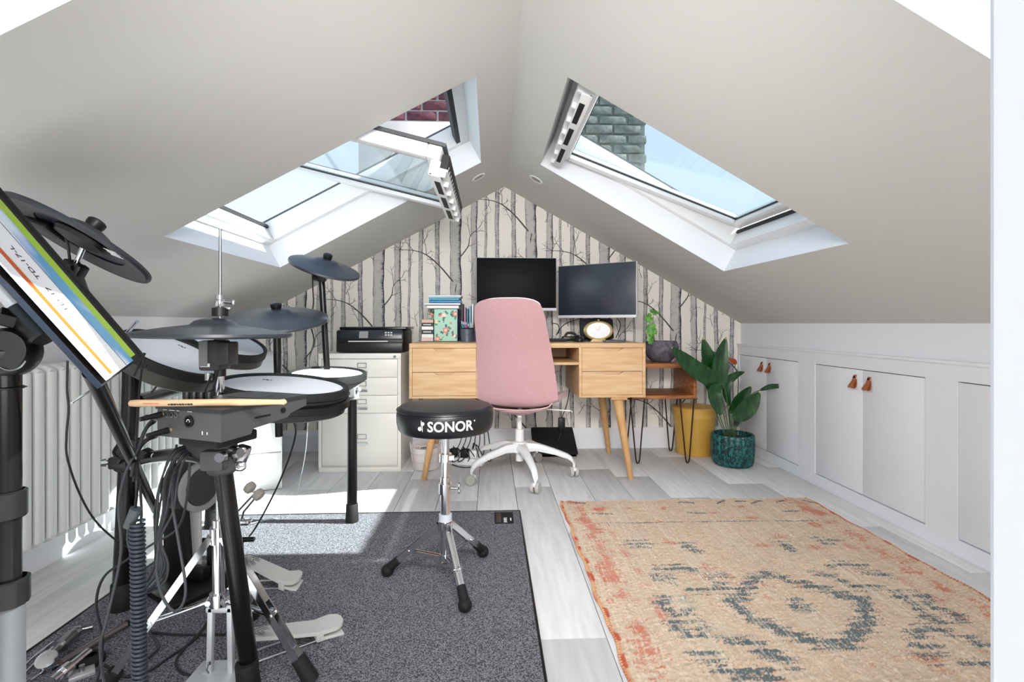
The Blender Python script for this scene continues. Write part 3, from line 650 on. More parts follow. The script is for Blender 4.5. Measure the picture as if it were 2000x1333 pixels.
for (tp, bt) in legs:
    tp = Vector((tp.x, tp.y, dzb)); bt = Vector((bt.x, bt.y, 0)); m = MB(); m.lathe([(.014, 0), (.026, (tp-bt).length*.8), (.031, (tp-bt).length)], Matrix.Translation(bt) @ Matrix.Shear('XY', 4, ((tp.x-bt.x)/tp.z*1., (tp.y-bt.y)/tp.z)), 14)
    zs = tp.z/(tp-bt).length
    for v in m.bm.verts: v.co.z = bt.z+(v.co.z-bt.z)*zs; v.co.x = v.co.x
    m.build('leg', M_oakd, t)
    m = MB(); m.bb(tp.x-.045, tp.x+.045, tp.y-.045, tp.y+.045, dzb-.016, dzb, .003); m.build('leg_block', M_oakd, t)
# ================================================================ SIDE TABLE with hairpin legs
sy = 3.03; sb = 3.37; sxb = P(1361, 740, sy).x; sxa = .865; szt = P(1300, 711, sy).z; szb = P(1300, 780, sy).z
t = thing('side_table', 'reddish brown open-box side table on black hairpin legs beside the desk', 'table', ((sxa+sxb)/2, 3.2, 0))
m = MB(); m.bb(sxa, sxb, sy, sb, szt-.026, szt, .002); m.build('tabletop', M_acacia, t)
m = MB(); m.bb(sxa+.02, sxb-.02, sy, sb, szb, szb+.022, .002); m.build('bottom_board', M_acacia, t)
for (a, b) in ((sxa, sxa+.02), (sxb-.02, sxb)): m = MB(); m.bb(a, b, sy, sb, szb, szt-.026, .001); m.build('side_board', M_acacia, t)
for (x, y, sx_, sy_) in ((sxa+.04, sy+.03, -1, -1), (sxb-.05, sy+.03, 1, -1), (sxa+.04, sb-.04, -1, 1), (sxb-.05, sb-.04, 1, 1)):
    m = MB(); bx_, by_ = x+.0*sx_, y+.01*sy_; 
    for k in (0,):
        p = [(x-.045, y, szb), (bx_-.012, by_, .03), (bx_-.006, by_, .008), (bx_+.006, by_, .008), (bx_+.012, by_, .03), (x+.045, y, szb)]
        m.tube([p[0], p[1], p[2], (bx_, by_, .005), p[3], p[4], p[5]], .0045, 8)
    m.bb(x-.06, x+.06, y-.02, y+.02, szb-.003, szb); m.build('hairpin_leg', M_wire, t)
# pot, monstera, crystal
py_ = 3.17; pc = P(1292, 700, py_); r0 = 33/980*py_
t = thing('plant_pot', 'rough purple-grey round pot with a small trailing cheese plant on the side table', 'plant', (pc.x, py_, szt))
m = MB(); H = .135; m.lathe([(.045, 0), (.062, .004), (.088, .03), (r0-.002, .07), (r0, .10), (r0-.008, .125), (r0-.014, H), (r0-.022, H), (r0-.024, .115), (.002, .112)], Matrix.Translation((pc.x, py_, szt)), 30); pot = m.build('pot', M_stone, t)
m = MB(); m.lathe([(r0-.0245, .114), (.002, .121)], Matrix.Translation((pc.x, py_, szt)), 20); m.build('soil', M_soil, t)
def mleaf(m, c, size, n, upd):
    M = frameN(c, n, upd); N_ = 26; pts = []
    for i in range(N_):
        a = 2*math.pi*i/N_; r = size*(.62+.38*abs(math.cos(a/2))**.6)*(1-.30*(i % 4 == 2)*(abs(math.sin(a)) > .4)); pts.append(M @ Vector((r*math.cos(a)*1.15, r*math.sin(a)*.8, .12*size*math.cos(2*a))))
    c_ = m.bm.verts.new(M @ Vector((-.25*size, 0, size*.1))); vs_ = [m.bm.verts.new(p) for p in pts]
    for i in range(N_): f = m.bm.faces.new((c_, vs_[i], vs_[(i+1) % N_])); f.material_index = m.mi
def zl(x, y, Y): return P(1160+x/3.5075, 580+y/3.5075, Y)
base = Vector((pc.x-.05, py_-.02, szt+.12))
for (x, y, sz, nn, ud) in ((408, 102, .034, (.2, -.7, .8), (1, 0, -.2)), (375, 152, .034, (-.2, -1, .4), (.1, 0, 1)), (392, 232, .045, (-.2, -1, .25), (.2, 0, 1)), (385, 290, .030, (0, -1, .2), (.1, 0, -1)), (420, 240, .022, (.3, -1, .2), (0, 0, 1))):
    c = zl(x, y, py_-.075); m = MB(); mleaf(m, c, sz, nn, ud); lf = m.build('leaf', M_leafl, t, recalc=False)
    m = MB(); m.tube(spline([base, (base+c)/2+Vector((-.01, -.01, .02)), c], 6), .0016, 6); m.build('leaf_stalk', M_stem, lf)
c = P(1313, 692, 3.13); t = tag(MB().sphere((c.x, 3.13, szt+.045), .045, (.62, .5, 1.0), 9).build('crystal_geode', M_amet, smooth=False), 'pale pink crystal geode beside the purple-grey pot', 'crystal')
# ================================================================ YELLOW BIN
by = 3.30; bc = P(1356, 850, by); r = 41/980*by; bz = P(1356, 806, by-r).z
t = thing('lidded_bin', 'mustard yellow enamel bin with lid behind the hairpin table', 'bin', (bc.x, by, 0))
T_ = Matrix.Translation((bc.x, by, 0))
m = MB(); m.lathe([(r*.84, .001), (r*.86, .006), (r*.96, bz-.05), (r*.975, bz-.045), (r*.965, bz-.04), (r*.975, bz-.035), (r*.965, bz-.03), (r*.98, bz-.004)], T_, 40); m.build('bin_body', M_yellow, t)
m = MB(); m.lathe([(r*1.02, bz-.006), (r*1.03, bz+.012), (r*.99, bz+.018), (r*.7, bz+.022), (r*.1, bz+.024)], T_, 40); m.build('lid', M_yellow, t)
m = MB(); m.tube(spline([(bc.x-r*.96, by-.05, bz-.045), (bc.x-r*.99, by-.085, bz-.06), (bc.x-r*.90, by-.11, bz-.075)], 6), .003, 6); m.build('handle', M_yellow, t)
# ================================================================ TALL PLANT
py2 = 3.02; pc = P(1431, 880, py2); r = 39/980*py2; H = P(1431, 856, py2-r).z
t = thing('cast_iron_plant', 'tall dark green broad-leaved plant in a ribbed turquoise pot on the floor', 'plant', (pc.x, py2, 0))
T_ = Matrix.Translation((pc.x, py2, 0)); wob = lambda a, z: 1+.05*abs(math.cos(a*9))**.6
m = MB(); m.lathe([(r*.80, .001), (r*.88, .008), (r*.96, .03), (r, .08), (r, H-.02), (r*.97, H), (r*.88, H), (r*.86, H-.03), (.003, H-.035)], T_, 108, True, wob); m.build('pot', M_turq, t)
m = MB(); m.lathe([(r*.855, H-.028), (.003, H-.018)], T_, 24); m.build('soil', M_soil, t)
def leaf(pet, blade, width, Yoff, droop=.0, ytip=0, nm='leaf', mt=None):
    pets = [zl(x, y, py2+Yoff*k/max(1, len(pet)-1)) for k, (x, y) in enumerate(pet)]; pets[0] = Vector((pc.x+(pets[0].x-pc.x)*.6, py2+Yoff*.1, H-.03))
    nb = len(blade); bl_ = [zl(x, y, py2+Yoff+(ytip-0)*k/(nb-1)) for k, (x, y) in enumerate(blade)]; sp = spline(bl_, 8); n = len(sp); m = MB(); rows = []
    for i, p in enumerate(sp):
        tt = i/(n-1); tg = (sp[min(i+1, n-1)]-sp[max(i-1, 0)]).normalized(); vw = Vector((0, -1, .15)); sd = tg.cross(vw).normalized()
        w_ = width/3.5075/980*py2*.5*max(.02, math.sin(math.pi*min(1, tt**.8*.98+.02))**.75); up = sd.cross(tg)
        rows.append([m.bm.verts.new(p+sd*w_*q+up*(abs(q)*w_*.28)) for q in (-1, -.55, 0, .55, 1)])
    for i in range(n-1):
        for j in range(4): f = m.bm.faces.new((rows[i][j], rows[i][j+1], rows[i+1][j+1], rows[i+1][j])); f.material_index = 1 if (i > n-3 and mt is None) else 0
    lf = m.build(nm, [mt or M_leaf, M_leafy], t, recalc=False, sharp=80)
    m = MB(); m.tube(spline(pets+[sp[0], sp[2]], 6), .0026, 6); m.build('leaf_stalk', M_stem, lf)
leaf([(885, 930), (850, 780)], [(830, 690), (790, 570), (680, 490), (590, 410), (530, 345)], 120, -.08, ytip=-.06)
leaf([(900, 930), (880, 760)], [(855, 640), (820, 520), (775, 400), (745, 280)], 118, -.02)
leaf([(915, 930), (895, 760)], [(870, 640), (858, 520), (870, 400), (905, 275)], 118, -.05)
leaf([(925, 930), (900, 640)], [(860, 600), (822, 660), (850, 760), (880, 815)], 95, -.10, ytip=-.03)
leaf([(930, 930), (925, 800)], [(928, 750), (905, 660), (920, 580), (975, 535), (1037, 515)], 66, .02)
leaf([(945, 930), (935, 850)], [(930, 800), (985, 720), (1040, 660), (1080, 612)], 78, -.04)
leaf([(950, 930), (945, 860)], [(945, 835), (1020, 790), (1085, 720), (1138, 648)], 120, -.08)
leaf([(960, 930), (985, 780), (1080, 670)], [(1135, 642), (1200, 618), (1260, 612), (1322, 602)], 36, -.06)
leaf([(970, 930), (975, 900)], [(968, 890), (985, 860), (995, 840)], 60, -.03)
leaf([(880, 930), (800, 700), (745, 560)], [(740, 520), (750, 470), (742, 420)], 40, .04)
leaf([(950, 930), (990, 600), (965, 480)], [(978, 458), (950, 440), (920, 424)], 40, .05, mt=M_red, nm='dried_leaf')
leaf([(905, 300), (915, 270)], [(905, 275), (930, 245), (955, 222)], 18, -.05, mt=mat('tip_orange', '#b8683a', .7), nm='dried_tip') if False else None
# ================================================================ ON THE DESK
D0 = dzt
def bookbox(name, lab, u0, u1, v0, v1, Y, dep, m_, grp=None, cat='book', pages=True, rz_=0):
    a, b = P(u0, v1, Y), P(u1, v0, Y); t = thing(name, lab, cat, ((a.x+b.x)/2, Y+dep/2, a.z), grp)
    h = b.z-a.z; w_ = b.x-a.x
    if pages and h < w_:   # lying: spine faces the room
        m = MB(); m.bb(a.x, b.x, Y, Y+dep, a.z, a.z+h*.12); m.bb(a.x, b.x, Y, Y+dep, b.z-h*.12, b.z); m.bb(a.x, b.x, Y, Y+.003, a.z, b.z); m.build('cover', m_, t)
        m = MB(); m.bb(a.x+.002, b.x-.002, Y+.003, Y+dep-.003, a.z+h*.12, b.z-h*.12); m.build('pages', M_gloss, t)
    elif pages:
        m = MB(); m.bb(a.x, a.x+w_*.12, Y, Y+dep, a.z, b.z); m.bb(b.x-w_*.12, b.x, Y, Y+dep, a.z, b.z); m.bb(a.x, b.x, Y, Y+.003, a.z, b.z); m.build('cover', m_, t)
        m = MB(); m.bb(a.x+w_*.12, b.x-w_*.12, Y+.003, Y+dep-.003, a.z+.003, b.z-.003); m.build('pages', M_gloss, t)
    else: m = MB(); m.bb(a.x, b.x, Y, Y+dep, a.z, b.z, .002); m.build('body', m_, t)
    return t, a, b
def C(h): return mat('paint_'+h, '#'+h, .5)
YB = 3.02
def zz(v): return P(800, v, YB).z
# small stack at the left end
vv = [667, 660.5, 653, 644.5, 638, 631, 624.5]; cs = ['d9b8b4', 'e8e6e2', '1d1d20', 'efe9e4', '1b1b1e', 'd8b2a0']; sh0 = D0-zz(667)
names = ['pale pink book at the bottom of the small stack left on the desk', 'white book second from the bottom of the small stack left on the desk', 'thick black book with white spine lettering low in the small stack', 'cream book between the two black books of the small stack', 'black book with white spine lettering high in the small stack', 'salmon pink book on top of the small stack left on the desk']
for k in range(6):
    t, a, b = bookbox('book', names[k], 823+(k % 2), 846, vv[k+1], vv[k], YB, .14, C(cs[k]), 'small books in the left stack')
    for o in [t]: o.location.z += 0
    if k in (2, 4):
        m = MB(); 
        for q in range(6): m.bb(a.x+.012+q*.008, a.x+.017+q*.008, YB-.0006, YB, a.z+(b.z-a.z)*.35, a.z+(b.z-a.z)*.65)
        o = m.build('spine_print', M_inkw, t)
# floral magazine file
def floralmat():
    m = bpy.data.materials.new('floral_paper'); m.use_nodes = True; b = m.node_tree.nodes['Principled BSDF']; b.inputs['Roughness'].default_value = .6; b.inputs['Base Color'].default_value = lin('#a9d3c0')+[1]; return m
M_flor = floralmat()
def floral(parent, a, b, Y, flowers, seed):
    r_ = np.random.default_rng(seed); w_, h_ = b.x-a.x, b.z-a.z; mats = [C('e0716a'), C('f0b9a6'), C('e9d29b'), C('4f7d6b'), C('35655c'), C('f4ece0')]; m = MB()
    def blob(cx, cz, r, n, mi, k=.35, ph=0):
        pts = []
        for i in range(24):
            an = 2*math.pi*i/24; rr = r*(1-k+k*abs(math.cos(an*n/2+ph))); x_, z_ = min(max(cx+rr*math.cos(an), a.x+.001), b.x-.001), min(max(cz+rr*math.sin(an), a.z+.001), b.z-.001); pts.append((x_, blob.y, z_))
        blob.y -= .00003; c = m.bm.verts.new((cx, blob.y, cz)); vs_ = [m.bm.verts.new(p) for p in pts]
        for i in range(24): f = m.bm.faces.new((c, vs_[(i+1) % 24], vs_[i])); f.material_index = mi
    blob.y = Y-.0003
    for (fx, fz, r, mi) in flowers:
        cx, cz = a.x+fx*w_, a.z+fz*h_
        for q in range(5): an = r_.uniform(0, 6.28); blob(cx+math.cos(an)*r*1.3, cz+math.sin(an)*r*1.3, r*.55, 2, 3+q % 2, .6, an)
        blob(cx, cz, r, 5, mi); blob(cx, cz, r*.55, 5, 1 if mi != 1 else 5, .3, .6); blob(cx, cz, r*.22, 5, 2)
    for q in range(14): blob(a.x+r_.uniform(.05, .95)*w_, a.z+r_.uniform(.05, .95)*h_, .004+.005*r_.random(), 2, int(r_.integers(0, 5)), .6, r_.uniform(0, 3))
    return m.build('flower_print', mats, parent, smooth=False, recalc=False)
t, a, b = bookbox('file_box', 'mint green file box with a pink flower print on the desk', 848, 893, 604, 667, 3.0, .24, M_flor, None, 'box', False)
floral(t, a, b, 3.0, ((.5, .34, .020, 0), (.42, .80, .018, 1), (.92, .85, .017, 0), (.15, .08, .016, 0), (.85, .18, .015, 1), (.1, .6, .012, 2)), 3)
m = MB(); m.bb(b.x+.0004, b.x+.002, 3.002, 3.238, a.z, b.z); m.build('side_panel', C('2f4a78'), t)
t2, a2, b2 = bookbox('file_box', 'flowered box lid standing behind the mint green file box', 836, 850, 605, 622, 3.16, .04, M_flor, None, 'box', False); floral(t2, a2, b2, 3.16, ((.5, .5, .014, 0),), 5)
bb_ = (('white storage box lying across the mint green file box', 834, 896, 596.5, 603.5, 'e4e2df', .22), ('pale grey-blue book under the blue books over the file box', 829, 899, 592, 596.3, 'dcdfe2', .2), ('bright blue book low in the pile over the file box', 838, 900, 587, 591.8, '2f86b8', .19), ('teal book in the pile over the file box', 838, 896, 583, 586.8, '47a3b5', .19), ('light blue thin book in the pile over the file box', 837, 899, 580.5, 582.8, '8cc4dc', .18), ('white book with blue spine on top of the pile over the file box', 836, 901, 577, 580.3, 'dfe8ee', .19))
for (lab, u0, u1, v0, v1, c, dp) in bb_: bookbox('book', lab, u0, u1, v0, v1, 3.0, dp, C(c), 'books piled over the flowered file box')
# upright files and magazines between the file box and the chair
up = (('black upright folder right of the mint file box', 900, 905, 594, '1c1c20'), ('pink upright magazine behind the pen cup', 906, 910, 601, 'c583ab'), ('teal upright magazine behind the pen cup', 911, 915, 603, '3c7d8e'), ('sky blue upright magazine behind the pen cup', 916, 920, 598, '7db7d6'), ('white upright magazine right of the pen cup', 921, 925, 594, 'e8e8ea'), ('purple upright book at the chair edge', 927, 931.5, 612, '6a4f9e'), ('lilac upright book half hidden by the pink chair', 932.5, 938, 608, 'a58ac8'), ('violet upright book half hidden by the pink chair', 939, 945, 603, '5b3f93'))
for (lab, u0, u1, v0, c) in up: bookbox('magazine', lab, u0, u1, v0, 667, 3.10, .10, C(c), 'upright magazines on the desk')
c = P(912, 665, 2.99); t = thing('pen_cup', 'black mesh pen cup full of pens on the desk', 'pen holder', (c.x, 2.99, D0)); T_ = Matrix.Translation((c.x, 2.99, D0))
m = MB(); m.lathe([(.036, .001), (.036, .003), (.039, .078), (.0375, .078), (.0345, .004), (.002, .004)], T_, 28); m.build('cup', mat('mesh_black', '#3b4148', .5, .3, col2='#6c7884', nscale=320), t)
m = MB(); m.lathe([(.0395, .076), (.041, .079), (.0395, .083), (.037, .08)], T_, 28, False); m.build('rim', M_tube, t)
for k, (ax, ay, cc_, L) in enumerate(((-.02, .0, '2a9aa0', .125), (-.012, -.012, '1d7f94', .12), (.006, -.01, '8a4fa0', .11), (.016, .004, 'd0d0d4', .115), (-.004, .012, 'c74b6b', .118), (.02, -.006, '31a0a8', .10))):
    s_ = thing('pen', ['teal pen leaning left in the mesh cup', 'dark teal pen in the mesh cup', 'purple pen in the mesh cup', 'silver pen in the mesh cup', 'crimson pen at the back of the mesh cup', 'short teal pen leaning right in the mesh cup'][k], 'pen', (c.x+ax, 2.99+ay, D0+.005), 'pens in the mesh cup')
    m = MB(); p0 = Vector((c.x+ax*.5, 2.99+ay*.5, D0+.006)); p1 = Vector((c.x+ax*1.6, 2.99+ay*1.6, D0+L)); m.cyl(p0, p0.lerp(p1, .86), .0042, .0042, 10); m.build('barrel', C(cc_), s_)
    m = MB(); m.cyl(p0.lerp(p1, .86), p1, .0044, .002, 10); m.build('cap', M_silver, s_)
# monitors
def monitor(lab, tl, tr, bl, br, scr, Yl, Yr, basex, basey, wide):
    A, B = P(*bl, Yl), P(*br, Yr); Z0 = min(A.z, B.z); wv_ = Vector((B.x-A.x, B.y-A.y, 0)); W = wv_.length; ex_ = wv_.normalized(); ey_ = Vector((-ex_.y, ex_.x, 0)); H = (P(*tl, Yl).z-A.z+P(*tr, Yr).z-B.z)/2
    c = (A+B)/2; c.z = A.z*.5+B.z*.5; R = rot3(ex_, ey_, (0, 0, 1)); L = lambda x, y, z: c+ex_*x+ey_*y+Vector((0, 0, z))
    t = thing('monitor', lab, 'monitor', (basex, basey, D0))
    m = MB(); m.box(L(0, .018, H/2), (W, .03, H), R, .006); m.build('back_shell', M_silver, t)
    m = MB(); m.box(L(0, .0015, H/2+.006), (W-.006, .004, H-.018), R, .001); m.build('screen', scr, t)
    m = MB(); m.box(L(0, -.002, .006), (W, .008, .018), R, .002); m.build('chin', M_silver, t)
    m = MB(); tp = L(0, .05, H*.35); m.box((basex, basey+.02, D0+(tp.z+.06-D0)/2), (.05, .016, tp.z+.06-D0), R, .003); m.box(L(0, .05, H*.4), (.10, .05, .10), R, .006); m.bb(basex-wide/2, basex+wide/2, basey-.06, basey+.08, D0, D0+.008, .003); m.build('stand', M_black, t)
    return t
monitor('left black-screened monitor behind the pink chair', (930, 503), (1086, 504), (930, 606), (1087, 607), M_screen, 3.16, 3.16, P(1008, 600, 3.2).x, 3.19, .2)
monitor('right silver-edged monitor turned inward with a glossy grey screen', (1090, 518), (1243, 512), (1090, 618), (1243, 623), M_screen2, 3.24, 2.94, P(1166, 620, 3.13).x, 3.13, .2)
c = P(1169, 640, 3.10); t = tag(MB().box((c.x, 3.16, D0+.075), (.215, .03, .134), Matrix.Rotation(-.25, 3, 'X'), .02).build('tablet_case', M_blackm), 'black padded case standing behind the gold clock under the right monitor', 'case')
# clock
c = P(1169, 646, 2.96); t = thing('mantel_clock', 'oval gold rimmed clock with white dial in front of the right monitor', 'clock', (c.x, 2.96, D0))
M = frameN((c.x, 2.965, c.z), (0, -1, .12)) ; SC = Matrix.Diagonal((1.0, .66, 1, 1))
m = MB(); m.lathe([(.082, -.02), (.088, -.012), (.088, .004), (.080, .011), (.072, .006), (.070, .002)], M @ SC, 48); m.build('rim', M_gold, t)
m = MB(); m.lathe([(.071, .001), (.0705, .004), (.01, .0045)], M @ SC, 48); face = m.build('dial', M_clock, t)
m = MB(); 
for (an, L) in ((1.2, .030), (2.6, .022)): m.box(M @ Vector((math.cos(an)*L/2, math.sin(an)*L/2, .006)), (L, .0025, .001), M.to_3x3() @ Matrix.Rotation(an, 3, 'Z'))
for k in range(12): an = k*math.pi/6; m.box(M @ Vector((math.cos(an)*.056, math.sin(an)*.037, .005)), (.006, .0018, .001), M.to_3x3() @ Matrix.Rotation(an, 3, 'Z'))
m.build('hands', M_gold, face)
m = MB(); m.prism([(c.x-.035, 2.95, c.z-.05), (c.x+.035, 2.95, c.z-.05), (c.x+.052, 2.95, D0+.001), (c.x-.052, 2.95, D0+.001)], (0, .03, 0)); m.build('foot', M_gold, t)
m = MB(); m.sphere((c.x, 2.965, c.z+.062), .005); m.build('finial', M_gold, t)
# mouse, keyboard, phone
c = P(1131, 664, 2.93); t = thing('computer_mouse', 'black computer mouse on the desk left of the clock', 'mouse', (c.x, 2.93, D0))
m = MB(); m.sphere((c.x, 2.94, D0+.012), .034, (.95, 1.5, .85), 20); 
for v in m.bm.verts: v.co.z = max(v.co.z, D0+.0005)
m.build('shell', M_black, t); m = MB(); m.cyl((c.x-.004, 2.905, D0+.034), (c.x+.004, 2.905, D0+.034), .007, seg=14); m.build('scroll_wheel', M_grey, t)
c = P(1040, 665, 2.98); t = thing('keyboard', 'low dark keyboard on the desk behind the pink chair', 'keyboard', (c.x, 3.0, D0)); m = MB(); m.bb(c.x-.21, P(1105, 660, 2.98).x, 2.96, 3.08, D0+.001, D0+.012, .003); m.build('tray', M_black, t)
xr_ = P(1105, 660, 2.98).x; kref = None
for i in range(20):
    for j in range(5):
        if kref is None: mm = MB(); mm.bb(-.0085, .0085, -.0085, .0085, 0, .006, .002); kref = mm.build('key', mat('key_blue_black', '#2a3242', .5), None); kk = kref
        else: kk = kref.copy(); COL.objects.link(kk)
        kk.parent = t; kk.location = Vector((xr_-.014-i*.0198, 2.972+j*.0228, D0+.0115))-t.location
c = P(1112, 650, 3.1); t = thing('desk_phone_dock', 'small dark headset dock with cables behind the mouse', 'dock', (c.x, 3.1, D0)); m = MB(); m.bb(c.x-.045, c.x+.045, 3.07, 3.13, D0+.001, D0+.03, .008); m.build('base', M_black, t); m = MB(); m.tube(spline([(c.x-.03, 3.09, D0+.03), (c.x-.01, 3.09, D0+.05), (c.x+.03, 3.09, D0+.045), (c.x+.045, 3.09, D0+.02)], 6), .008, 8); m.build('headset', mat('dark_brown', '#33231e', .5), t)
c = P(1198, 664, 2.9); tag(MB().bb(c.x-.06, c.x+.055, 2.83, 2.92, D0+.0005, D0+.012, .003).build('notebook', mat('dark_grey_cover', '#50545c', .5)), 'flat dark grey notebook right of the gold clock', 'notebook')
def cable(name, lab, pts, r=.003, m_=None, grp=None, n=8):
    o = MB().tube(spline(pts, n), r, 7).build(name, m_ or M_cable); return tag(o, lab, 'cable', grp)
cable('monitor_cable', 'black cable arching from the dock up to the right monitor', [P(1090, 652, 3.17), P(1096, 640, 3.18), P(1110, 630, 3.2), P(1135, 622, 3.21), P(1150, 615, 3.21)], .003)
cable('monitor_cable', 'black cable looping beside the pink chair behind the keyboard', [P(1080, 632, 3.2), P(1089, 634, 3.19), P(1092, 643, 3.18), P(1087, 655, 3.17)], .003)
cable('monitor_cable', 'black cable hanging behind the right end of the right monitor', [P(1206, 622, 3.22), P(1211, 632, 3.22), P(1210, 644, 3.22), P(1203, 660, 3.2)], .003)
# ================================================================ UNDER THE DESK
c = P(831, 900, 2.99); T_ = Matrix.Translation((c.x, 3.02, 0)); t = thing('waste_basket', 'pale pinkish wire waste basket between the filing cabinet and desk leg', 'basket', (c.x, 3.02, 0)); H = .155
m = MB()
for z_, r in ((.006, .076), (.05, .083), (.10, .089), (H, .096)):
    m.tube([(c.x+r*math.cos(a_*.2618), 3.02+r*math.sin(a_*.2618), z_) for a_ in range(24)], .0022, 6, True)
m.build('hoops', mat('rose_wire', '#e0d4d0', .4, .2), t)
m = MB()
for k in range(40):
    a_ = 2*math.pi*k/40; m.tube([(c.x+.076*math.cos(a_), 3.02+.076*math.sin(a_), .006), (c.x+.096*math.cos(a_+.05), 3.02+.096*math.sin(a_+.05), H)], .0012, 4)
o = m.build('wires', mat('rose_wire', '#e0d4d0', .4, .2), t); o['kind'] = 'stuff'
m = MB(); m.lathe([(.070, .004), (.077, .09), (.083, .13), (.03, .12)], T_, 24, False); m.build('liner_bag', mat('liner', '#ece6e3', .6), t)
a_ = PZ(882, 900); t = thing('power_strip', 'white power strip with plugs and tangled black leads under the desk', 'power strip', (PZ(905, 905).x, 3.06, 0)); px0, px1 = PZ(880, 902).x, PZ(938, 902).x
R = Matrix.Rotation(-.3, 3, 'Z'); cp_ = Vector(((px0+px1)/2, 3.08, .024)); m = MB(); m.box(cp_, (.24, .055, .044), R, .008); m.build('strip_body', M_gloss, t)
for k, dx in enumerate((-.07, 0, .06)):
    m = MB(); m.box(cp_+R@Vector((dx, 0, .048)), (.045, .05, .05), R, .008); m.build('plug', M_gloss if k > 1 else M_black, t)
m = MB()
for k in range(7):
    r_ = rng.uniform(-.02, .02, 6); m.tube(spline([(cp_.x-.08+k*.025, 3.08, .09), (cp_.x-.10+k*.03+r_[0], 3.05+r_[1], .12+r_[2]), (cp_.x-.06+k*.03, 3.02+r_[3], .06), (cp_.x-.1+k*.04+r_[4], 3.06, .03), (cp_.x-.03+k*.03, 3.12, .13), (cp_.x+.02*k, 3.25, .3+r_[5])], 6), .003, 6)
m.tube(spline([PZ(878, 905, .004), PZ(895, 912, .004), PZ(920, 913, .004), PZ(938, 905, .004)], 8), .0032, 6)
o = m.build('leads', M_cable, t); o['kind'] = 'stuff'
# black box / footrest leaning
A, B = PZ(1042, 893), PZ(1129, 892); t = thing('footrest', 'low black slanted footrest under the desk behind the office chair', 'footrest', ((A.x+B.x)/2, A.y, 0)); 
R = Matrix.Rotation(math.radians(28), 3, 'X'); L = B.x-A.x; m = MB(); m.box(((A.x+B.x)/2, A.y+.12, .085), (L, .29, .018), R, .008); m.build('foot_plate', M_blackm, t)
m = MB(); m.prism([(A.x+.01, A.y-.005, .001), (A.x+.01, A.y+.25, .001), (A.x+.01, A.y+.24, .142)], (L-.02, 0, 0)); m.build('base', M_black, t, smooth=False)
c = P(1097, 828, 3.35); t = thing('power_adapter', 'black power adapter hanging on its cable from the desk', 'adapter', c); m = MB(); m.bb(c.x-.022, c.x+.022, 3.335, 3.365, c.z-.05, c.z+.04, .006); m.build('brick', M_black, t)
m = MB(); m.tube(spline([(c.x, 3.35, c.z+.04), (c.x+.03, 3.34, c.z+.12), (c.x+.045, 3.3, c.z+.25), (c.x+.05, 3.26, dzt-.03)], 8), .003, 6); m.tube(spline([(c.x, 3.35, c.z-.05), (c.x-.02, 3.34, c.z-.1), (c.x-.06, 3.33, .01)], 8), .003, 6); m.build('lead', M_cable, t)
# ================================================================ OFFICE CHAIR
CX, CYy = .165, 2.85; rzc = math.radians(-19); Rc = Matrix.Rotation(rzc, 3, 'Z')
t = thing('office_chair', 'dusty pink upholstered high-back office chair on white five-star base', 'chair', (CX, CYy, 0))
def cl(x, y, z): v = Rc @ Vector((x, y, 0)); return Vector((CX+.018+v.x, CYy+v.y, z))
# shell profile: (y back..front, z, half width, side wrap)
prof = [(-.330, .994, .188, .03), (-.324, .96, .189, .03), (-.312, .92, .191, .032), (-.276, .82, .198, .042), (-.242, .72, .208, .052), (-.225, .62, .221, .055), (-.212, .52, .233, .05), (-.205, .46, .238, .045), (-.185, .425, .238, .045), (-.14, .408, .236, .045), (-.05, .405, .232, .045), (.08, .412, .238, .035), (.17, .418, .236, .03), (.215, .410, .232, .03), (.235, .392, .228, .03)]
pr_ = spline([Vector(p[:3]) for p in prof], 4); wr_ = [v.x for v in spline([Vector((p[3], 0, 0)) for p in prof], 4)]
cum = [0.]
for i in range(1, len(pr_)): cum.append(cum[-1]+math.hypot(pr_[i].x-pr_[i-1].x, pr_[i].y-pr_[i-1].y))
S_ = cum[-1]; ap = lambda s_, f: float(np.interp(s_, cum, f))
fy_, fz_, fh_ = [p.x for p in pr_], [p.y for p in pr_], [p.z for p in pr_]
nu, nv = 25, 44; bmv = bmesh.new(); rows = []
def cor(q, R_): return R_*(1-(max(0, 1-abs(q)**3.4))**(1/3.4))
for i in range(nv+1):
    row = []
    for k in range(nu):
        q = -math.cos(math.pi*k/(nu-1)); q = .5*q+.5*(-1+2*k/(nu-1)); s0_, s1_ = cor(q, .10), S_-cor(q, .12); s_ = s0_+(s1_-s0_)*i/nv
        y_, z_, h_, w_ = ap(s_, fy_), ap(s_, fz_), ap(s_, fh_), ap(s_, wr_)
        t_ = min(max((.47-z_)/.06, 0), 1) if y_ < -.12 else 1; nn = Vector((0, 1-t_*.9, t_)).normalized(); off = w_*(abs(q)**2.4)
        row.append(bmv.verts.new(cl(q*h_, y_+nn.y*off, z_+nn.z*off)))
    rows.append(row)
for i in range(nv):
    for k in range(nu-1): bmv.faces.new((rows[i][k], rows[i][k+1], rows[i+1][k+1], rows[i+1][k]))
mbx = MB(); mbx.bm.free(); mbx.bm = bmv; sh_ = mbx.build('shell', M_pink, t, sharp=180)
md = sh_.modifiers.new('b', 'SUBSURF'); md.levels = 1; md.render_levels = 1; md = sh_.modifiers.new('s', 'SOLIDIFY'); md.thickness = .028; md.offset = 1; md = sh_.modifiers.new('e', 'BEVEL'); md.width = .009; md.segments = 3; md.angle_limit = 1.0
m = MB(); rim_ = [rows_ for rows_ in []]
m.lathe([(.014, .352), (.05, .362), (.16, .398), (.16, .408)], Matrix.Translation(cl(.0, -.05, 0)) @ Matrix.Diagonal((1, 1.1, 1, 1)), 28, False); m.build('under_shell', M_pink, t)
